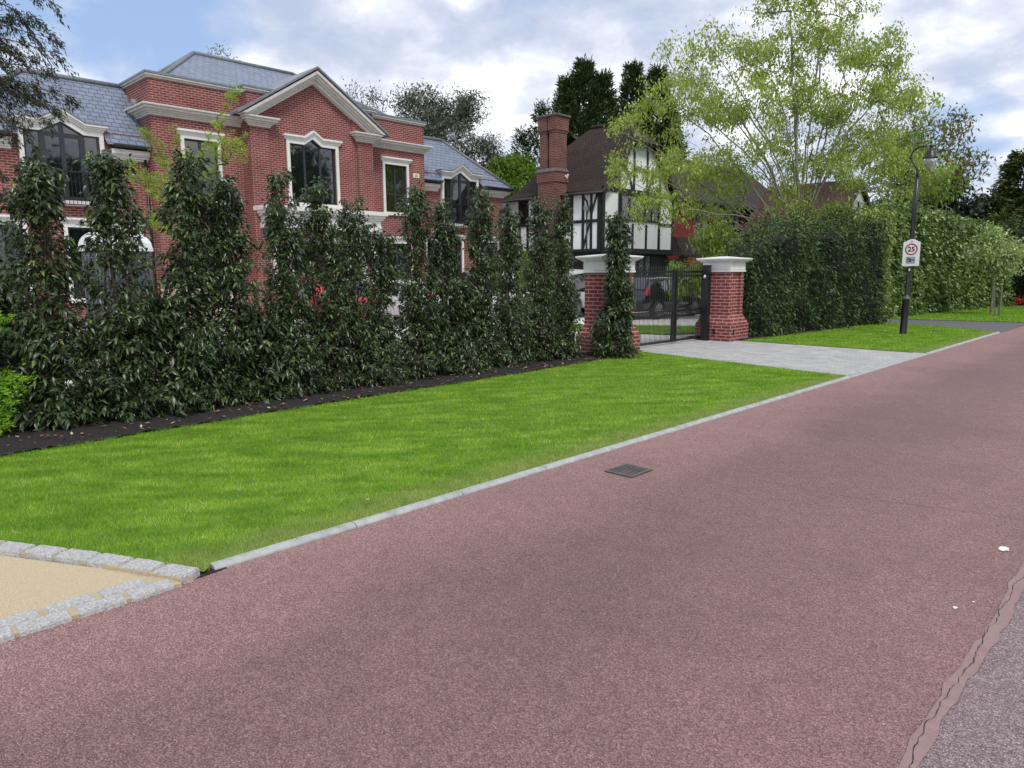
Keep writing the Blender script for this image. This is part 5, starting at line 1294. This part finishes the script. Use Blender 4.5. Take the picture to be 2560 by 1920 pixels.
EUC=[(-36.78,29.97,11.73,1.52),(-37.74,29.14,12.23,0.89),(-36.30,31.89,11.94,1.77),(-33.83,31.00,9.77,1.52),(-35.51,30.82,9.96,1.77),(-36.62,29.79,10.22,1.52),(-33.74,32.27,8.70,1.52),(-32.93,32.88,7.94,1.14),(-34.62,32.11,11.96,0.89),(-34.75,31.12,7.96,1.52)]
leafy_tree('grey_tree', 'grey-green feathery tree rising behind the right wing of the mansion', 'tree', (-35.4, 31.3, 0), (-35.4, 31.3, 5), EUC, 620, 34, .24, .28, 'lf_euc', 'bark', 32, .26, .2, .012, .22, extra=0, down=.1, wig=.12, gap=.78, gf=1.5, shell=.1)
BRG=[(-29.11,29.39,7.24,0.68),(-29.18,30.77,7.37,0.79),(-29.34,28.97,6.35,0.68),(-27.91,30.41,6.56,0.79),(-28.49,29.70,5.90,0.90),(-29.5,30.2,6.8,.9)]
leafy_tree('bright_tree', 'vivid green leafy tree between the mansion roof and the chimney', 'tree', (-28.8, 30, 0), (-28.8, 30, 4), BRG, 260, 36, .22, .5, 'lf_bright', 'bark', 33, .26, .3, .01, .15, extra=150)
BRN=[(-13.50,52.19,9.79,1.27),(-12.95,54.34,10.73,1.14),(-12.12,53.31,8.78,1.14),(-11.52,53.78,8.27,1.01),(-12.92,52.31,7.78,1.52),(-14.22,51.48,9.80,1.27)]
leafy_tree('bronze_tree', 'thin tree with bronze young leaves right of the lamp lantern', 'tree', (-13, 52.8, 0), (-13, 52.8, 5), BRN, 170, 12, .30, .4, 'lf_brown', 'bark', 34, .35, .4, .016, .2)
GRN2=[(-14.14,41.36,8.33,1.07),(-13.48,43.60,9.15,1.07),(-12.41,42.95,7.89,1.28),(-11.50,42.11,6.48,1.28),(-13.24,41.96,7.05,1.28),(-11.13,43.78,5.98,0.86),(-10.41,44.57,6.39,0.86)]
leafy_tree('maple', 'green leafed tree behind the street lamp, right of the big spring tree', 'tree', (-12.3, 42.6, 0), (-12.3, 42.6, 4), GRN2, 270, 20, .17, .5, 'lf_spring2', 'bark', 35, .24, .4, .01, .14, extra=0, gap=.85, gf=1.8)
DRK=[(-16.72,55.28,5.99,1.97),(-15.47,58.05,6.63,1.97),(-13.45,57.09,6.15,1.97),(-12.19,59.50,5.12,1.69),(-15.97,55.71,4.59,1.69),(-13.29,58.19,4.01,1.69),(-17.21,54.56,4.88,1.13),(-11.50,59.99,4.28,1.13)]
leafy_tree('holm_oak', 'broad very dark evergreen tree behind the clipped hedge', 'tree', (-14.5, 57, 0), (-14.5, 57, 2.5), DRK, 700, 34, .34, .5, 'lf_dark', 'bark', 36, .42, .2, .014, .25, extra=0, shell=.1, gap=.85, gf=1.3)
LAR=[(-13.34,5.41,2.09,0.17),(-13.38,5.44,2.38,0.17),(-13.41,5.46,2.66,0.17),(-13.43,5.50,2.92,0.17),(-13.42,5.56,3.13,0.17),(-13.40,5.62,3.35,0.17),(-13.37,5.70,3.57,0.17),(-13.33,5.79,3.81,0.17),(-13.29,5.89,4.05,0.17),(-13.24,5.97,4.26,0.12),(-13.21,6.05,4.43,0.12),(-13.17,6.12,4.59,0.12),(-13.14,6.18,4.73,0.12),(-13.12,6.22,4.84,0.12),(-13.10,6.26,4.95,0.12),(-14.00,5.63,2.84,0.17),(-14.12,5.58,3.12,0.17),(-14.24,5.52,3.39,0.17),(-14.34,5.47,3.62,0.17),(-14.44,5.41,3.79,0.17),(-14.54,5.35,3.97,0.17),(-14.63,5.29,4.11,0.12),(-14.72,5.23,4.21,0.12),(-14.80,5.17,4.31,0.12),(-13.91,5.57,2.50,0.17),(-14.04,5.48,2.70,0.17),(-14.17,5.40,2.90,0.17),(-14.29,5.32,3.06,0.17),(-14.41,5.23,3.19,0.17),(-14.53,5.13,3.31,0.17),(-14.64,5.05,3.42,0.17),(-14.74,4.98,3.52,0.17),(-14.84,4.91,3.61,0.17),(-13.43,5.73,3.44,0.17),(-13.33,5.85,3.54,0.17),(-13.24,5.96,3.63,0.17),(-13.16,6.07,3.77,0.17),(-13.09,6.18,3.94,0.17),(-13.02,6.28,4.10,0.17),(-13.61,5.61,2.61,0.17),(-13.52,5.73,2.76,0.17),(-13.44,5.85,2.90,0.17),(-13.37,5.94,3.05,0.17),(-13.33,6.01,3.20,0.17),(-13.30,6.08,3.34,0.17),(-13.65,5.46,2.28,0.17),(-13.77,5.36,2.35,0.17),(-13.88,5.26,2.43,0.17),(-13.99,5.17,2.50,0.17),(-14.09,5.10,2.58,0.17),(-14.18,5.02,2.65,0.17),(-13.64,5.63,2.08,0.17),(-13.51,5.77,2.17,0.17),(-13.39,5.91,2.27,0.17),(-13.30,6.01,2.36,0.17),(-13.26,6.07,2.43,0.17),(-13.21,6.14,2.50,0.17),(-13.98,5.78,3.66,0.17),(-14.06,5.72,3.78,0.17),(-14.15,5.67,3.91,0.17),(-14.21,5.63,4.03,0.12),(-14.26,5.61,4.16,0.12),(-14.31,5.59,4.28,0.12),(-13.27,5.39,1.89,0.17),(-13.23,5.41,1.80,0.17),(-13.20,5.42,1.70,0.17),(-13.20,5.40,1.63,0.17),(-13.25,5.34,1.58,0.17),(-13.30,5.29,1.54,0.17),(-13.21,5.81,3.84,0.12),(-13.11,5.92,3.91,0.12),(-13.01,6.03,3.98,0.12),(-12.92,6.11,3.95,0.12),(-12.84,6.17,3.83,0.12),(-12.76,6.22,3.71,0.12),(-14.03,5.61,2.92,0.17),(-14.19,5.49,3.04,0.17),(-14.34,5.36,3.17,0.17),(-14.42,5.31,3.28,0.17),(-14.43,5.32,3.38,0.17),(-14.44,5.33,3.48,0.17)]
leafy_tree('larch', 'slender young larch with feathery lime green needles before the house corner', 'tree', (-13.6, 5.6, 0), (-13.65, 5.6, 1.2), LAR, 900, 18, .042, .28, 'lf_larch', 'bark', 37, .028, .0, .0028, .05, extra=500, down=-.2, step=.14, wig=.02)
SHB=[(-12.00,22.47,2.80,0.47),(-12.38,22.08,2.67,0.41),(-11.67,22.71,2.40,0.47),(-11.35,22.96,2.13,0.34),(-12.03,22.30,2.14,0.54),(-12.1,22.4,1.6,.6),(-12.0,22.4,1.1,.5)]
leafy_tree('green_shrub', 'bushy yellow-green shrub rising behind the right gate pillar', 'shrub', (-12.0, 22.4, 0), (-12.0, 22.4, .6), SHB, 330, 22, .13, .4, 'lf_spring2', 'bark', 38, .13, .5, .004, .06)
leafy_tree('acer', 'small feathery maple leaning over the gate bars', 'shrub', (-12.9, 21.4, 0), (-12.9, 21.4, .7), [(-12.95, 21.30, 1.75, .25), (-12.8, 21.6, 1.45, .3), (-12.6, 21.9, 1.2, .35), (-12.9, 21.3, 1.0, .3)], 120, 20, .12, .3, 'lf_spring2', 'bark', 39, .10, .6, .004, .05)
BU=[(-9.93,27.49,3.60,0.55),(-10.21,27.15,3.31,0.40),(-9.58,27.76,3.31,0.40),(-9.85,27.40,2.88,0.55)]
leafy_tree('green_shrub', 'leafy bush standing up above the dark hedge, left of the clipped hedge', 'shrub', (-9.85, 27.4, 0), (-9.85, 27.4, 1.8), BU, 220, 22, .13, .42, 'lf_spring2', 'bark', 40, .13, .3, .005, .05)
SAP=[(-5.60,30.12,2.80,0.42),(-5.46,30.09,2.10,0.5),(-5.09,30.5,2.38,0.42),(-4.94,30.57,1.96,0.36),(-5.86,29.7,2.11,0.36),(-5.30,30.13,1.75,0.4),(-5.6,30.0,2.4,.5)]
leafy_tree('sapling', 'young pale-leaved sapling held between two stakes on the far verge', 'tree', (-5.3, 30.0, 0), (-5.4, 30.0, 1.5), SAP, 190, 22, .12, .55, 'lf_pale', 'bark_pale', 41, .13, .2, .003, .03)
for k, (sx, sy, lb) in enumerate(((-5.42, 29.93, 'left wooden stake beside the sapling trunk'), (-5.17, 29.97, 'right wooden stake beside the sapling trunk'))):
    mb = MB(); mb.tube([(sx, sy, 0), (sx, sy, 1.0+.02*k)], .035, 8); tag(mb.build('tree_stake', 'wood_stake'), lb, 'stake', 'stakes holding the sapling')
leafy_tree('red_flowers', 'low plant with red flowers under the dark hedge at the right', 'plant', (-5.35, 36.2, 0), (-5.35, 36.2, .15), [(-5.35, 36.2, .45, .16), (-5.6, 36.3, .3, .12)], 22, 7, .07, .8, 'lf_red', 'bark', 42, .08, 0, .003, .02)
def conifer(name, label, spires, lmat, n_spray, L, seed, group=None, base=None, upness=1.1, core=.45, per=9, Wk=.22, tier=0, cexp=.72):
    """spires: (x, y, z_foot, z_top, radius); sprays of scale leaves on up-swept branchlets round each leader"""
    rng = np.random.default_rng(seed); bx, by = base or spires[0][:2]; t = thing(name, label, 'tree', (bx, by, 0), 0, group)
    mb = MB()
    for i, (x, y, z0, z1, r) in enumerate(spires): mb.tube([(bx+(x-bx)*.5, by+(y-by)*.5, 0), (x, y, z0+(z1-z0)*.3), (x, y, z1-.2)], [.26, .16, .02], 6)
    mb.build('trunk', 'bark', t)
    Ps, Ds = [], []
    tot = sum((s[3]-s[2])*s[4] for s in spires)
    for x, y, z0, z1, r in spires:
        n = int(n_spray*(z1-z0)*r/tot); u = rng.random(n)**1.25; a = rng.uniform(0, 2*PI, n)
        lump = 1+.22*np.sin(a*3+u*9+seed)+.16*np.sin(a*5-u*17)
        if tier: lump = lump*(.78+.35*np.abs(np.sin(u*(z1-z0)*tier)))
        rr = r*((1-u)**cexp)*lump*(core+(1-core)*rng.random(n))
        z = z0+(z1-z0)*u; P = np.stack([x+rr*np.cos(a), y+rr*np.sin(a), z], 1)
        Ps.append(P); Ds.append(np.stack([np.cos(a), np.sin(a), np.full(n, upness)], 1))
        k = 14; P = np.stack([np.full(k, x)+rng.normal(size=k)*.05, np.full(k, y)+rng.normal(size=k)*.05, z1-rng.random(k)*.9], 1); Ps.append(P); Ds.append(np.tile([0., 0, 1.5], (k, 1))+rng.normal(size=(k, 3))*.3)
    P, D = np.concatenate(Ps), nrm(np.concatenate(Ds)); n = len(P)*per
    P2 = np.repeat(P, per, 0); D2_ = np.repeat(D, per, 0); tt = rng.random(n)*L*1.6
    P2 = P2+D2_*tt[:, None]+rng.normal(size=(n, 3))*L*.16; D3 = nrm(D2_+rdir(n, rng)*.55)
    l = L*rng.uniform(.5, 1.1, n); V, Fc = quad_leaf_arrays(P2, D3, l, l*Wk, rng, .15, .3)
    np_mesh('foliage', V, Fc, lmat, t)
    return t
conifer('cypress', 'tall dark many-spired cypress behind the timbered house, left of the pair', [(-31.9, 40.0, 2, 15.3, 4.1), (-32.6, 39.1, 2, 14.2, 3.2), (-31.0, 40.9, 2, 14.6, 3.6), (-33.1, 38.7, 2, 11.4, 2.9)], 'lf_conifer', 9500, .42, 51, cexp=1.0, core=.6)
conifer('cypress', 'tall dark cypress with twin spires nearest the spring tree', [(-29.3, 42.1, 2, 15.0, 3.1), (-28.2, 43.4, 2, 14.8, 2.9), (-27.6, 44.0, 2, 12.6, 2.4)], 'lf_conifer', 6500, .42, 52, cexp=1.0, core=.6)
conifer('cypress', 'smaller dark conifer showing left of the chimney', [(-33.5, 35.6, 2, 10.6, 1.5), (-32.9, 36.8, 2, 12.3, 1.4)], 'lf_conifer', 1500, .36, 53)
conifer('olive_conifer', 'olive-green layered conifer rising at the right edge above the hedge', [(-9.8, 60.6, 0, 9.4, 2.6), (-11.2, 59.2, 0, 6.4, 2.4), (-8.2, 61.5, 0, 8.2, 3.0)], 'lf_olive', 5200, .45, 54, upness=.25, tier=2.4, per=10, Wk=.3)
conifer('olive_conifer', 'dense dark green conifer below the layered one at the right edge', [(-6.6, 44.5, 0, 4.6, 1.8), (-5.2, 44.0, 0, 5.0, 2.0), (-8.2, 46, 0, 4.3, 1.8)], 'lf_olive', 3600, .34, 55, upness=.4, tier=3, Wk=.3)
# small trees just showing over the mansion roof
leafy_tree('distant_tree', 'sparse treetop peeping over the parapet right of the pediment', 'tree', (-40, 27.5, 0), (-40, 27.5, 6), [(-40, 27.0, 12.6, .9), (-39.4, 28.0, 12.3, .8), (-40.3, 26.4, 12.0, .7)], 70, 10, .22, .35, 'lf_euc', 'bark', 56, .3, .2, .012, .12)
leafy_tree('distant_tree', 'tiny twiggy treetop just above the main slate ridge', 'tree', (-42, 19.0, 0), (-42, 19.0, 8), [(-42, 19.3, 13.7, .7), (-41.7, 19.8, 13.3, .5)], 30, 8, .18, .35, 'lf_euc', 'bark', 57, .25, .2, .012, .1)
# cedar reaching in from the left
def bough_tree():
    rng = np.random.default_rng(61); base = (-13.7, .55, 0); t = thing('cedar', 'dark drooping cedar branches reaching in at the upper left edge', 'tree', base)
    tips = [(-12.18,3.12,5.49),(-12.36,2.89,5.22),(-12.12,3.05,4.94),(-12.02,3.11,4.71),(-12.22,2.99,5.11),(-12.25,2.86,4.61),(-12.11,2.96,4.44),(-12.3,2.60,4.77),(-12.24,2.76,4.15),(-12.19,2.84,4.24),(-11.82,3.16,4.10),(-11.95,2.99,3.95),(-12.08,2.86,3.80),(-12.24,2.66,3.70),(-12.34,2.50,3.55),(-12.37,2.36,2.99),(-12.17,2.50,2.66),(-12.21,2.36,2.32),(-12.5,2.2,3.77),(-12.5,2.3,5.6),(-12.3,2.7,5.85),(-12.6,1.9,5.0),(-12.6,1.9,4.4),(-12.6,1.9,3.4),(-12.5,1.9,2.8)]
    nodes = [np.array([-13.7, .55, z]) for z in np.linspace(0, 7.5, 16)]; par = [-1]+list(range(15)); C_, A_ = [], []
    for tx, ty, tz in tips:
        zs = tz-.35+rng.uniform(-.3, .3); j = int(np.clip(round((zs+.1)/.5), 1, 15)); p0 = nodes[j]; last = j; p1 = np.array([tx, ty, tz]); k = 14
        for i in range(1, k+1):
            u = i/k; pt = p0+(p1-p0)*u+np.array([0, 0, .38*math.sin(PI*u**.9)])+rng.normal(size=3)*.012; nodes.append(pt); par.append(last); last = len(nodes)-1
            if u > .32:
                for s in range(3):
                    d = nrm(np.array([(p1-p0)/np.linalg.norm(p1-p0)+rng.normal(size=3)*.6]))[0]; d[2] -= .35; ln = rng.uniform(.10, .30)*(1.25-u*.5); q = last
                    for g_ in range(1, 4):
                        pp = pt+d*ln*g_/3+np.array([0, 0, -.10*ln*g_*g_/3]); nodes.append(pp); par.append(q); q = len(nodes)-1; C_.append(pp); A_.append(d)
    branch_mesh('trunk', nodes, par, 'bark', t, .0022, .55, .14, 5)
    C_, A_ = np.array(C_), np.array(A_); per = 14; n = len(C_)*per; P = np.repeat(C_, per, 0)+rng.normal(size=(n, 3))*.032; D = nrm(np.repeat(A_, per, 0)+rdir(n, rng)*.9); D[:, 2] -= .3
    l = rng.uniform(.03, .075, n); V, Fc = quad_leaf_arrays(P, D, l, l*.30, rng, .3, .3); np_mesh('foliage', V, Fc, 'lf_cedar', t)
bough_tree()
def lime_conifer():
    rng = np.random.default_rng(62); base = (-8.62, 1.02, 0); t = thing('golden_conifer', 'bright lime-green feathery conifer at the lower left edge of the bed', 'shrub', (-8.62, 1.02, .03))
    tips = [(-8.35, 1.52, 1.20), (-8.40, 1.38, 1.15), (-8.42, 1.28, 1.05), (-8.22, 1.60, .60), (-8.25, 1.50, .62), (-8.2, 1.55, .52), (-8.32, 1.42, .30), (-8.3, 1.42, .2), (-8.25, 1.45, .42), (-8.3, 1.35, .1), (-8.45, 1.2, .8), (-8.35, 1.3, .5)]
    nodes = [np.array([-8.62, 1.02, z]) for z in np.linspace(0, 1.1, 8)]; par = [-1]+list(range(7)); C_, A_ = [], []
    for tx, ty, tz in tips:
        j = int(np.clip(round(tz*.8/.157), 0, 7)); p0 = nodes[j]; last = j; p1 = np.array([tx, ty, tz])
        for i in range(1, 11):
            u = i/10; pt = p0+(p1-p0)*u+rng.normal(size=3)*.008; nodes.append(pt); par.append(last); last = len(nodes)-1
            for s in range(7): C_.append(pt+rng.normal(size=3)*.045); A_.append((p1-p0)/np.linalg.norm(p1-p0)+rng.normal(size=3)*.35+np.array([0, 0, .35]))
    branch_mesh('stem', nodes, par, 'bark', t, .0015, .5, .02, 4)
    C_, A_ = np.array(C_), nrm(np.array(A_)); per = 9; n = len(C_)*per; P = np.repeat(C_, per, 0)+rng.normal(size=(n, 3))*.018; D = nrm(np.repeat(A_, per, 0)+rdir(n, rng)*.5)
    l = rng.uniform(.025, .055, n); V, Fc = quad_leaf_arrays(P, D, l, l*.26, rng, .1, .3); np_mesh('foliage', V, Fc, 'lf_lime', t)
lime_conifer()
def cloudy(label, blobs, base, n, mat, seed, L=.085): return leafy_tree('shrub', label, 'shrub', base, (base[0], base[1], .5), blobs, n, 20, L, .4, mat, 'bark', seed, .10, .3, .004, .04)
cloudy('yellow-green shrub showing between the last laurels and the left gate pillar', [(-11.0, 12.55, 2.05, .3), (-11.2, 12.2, 1.7, .4), (-11.0, 12.7, 1.3, .4), (-11.3, 11.6, 2.1, .25), (-11.3, 11.3, 1.6, .35), (-11.1, 12.0, .9, .5)], (-11.2, 12.1, 0), 200, 'lf_bright', 81)
# trees on the other side of the road, behind the photographer: what the windows mirror
for k, (x, y, h, sd_) in enumerate(((11, 15, 9.5, 71), (12.5, 21, 9, 72), (12, 35, 13, 73), (13, 44, 12, 74), (12, 52, 13, 75))):
    bl = [(x+rnd.uniform(-2, 2), y+rnd.uniform(-2.5, 2.5), h*rnd.uniform(.25, .9), 1.9) for _ in range(12)]+[(x, y, h*.92, 1.3)]
    leafy_tree('roadside_tree', ['nearest', 'second nearest', 'middle', 'second farthest', 'farthest'][k]+' of the dark trees across the road', 'tree', (x, y, 0), (x, y, 2.5), bl, 420, 16, .5, .5, 'lf_laurel2', 'bark', sd_, .5, .2, .014, .22)
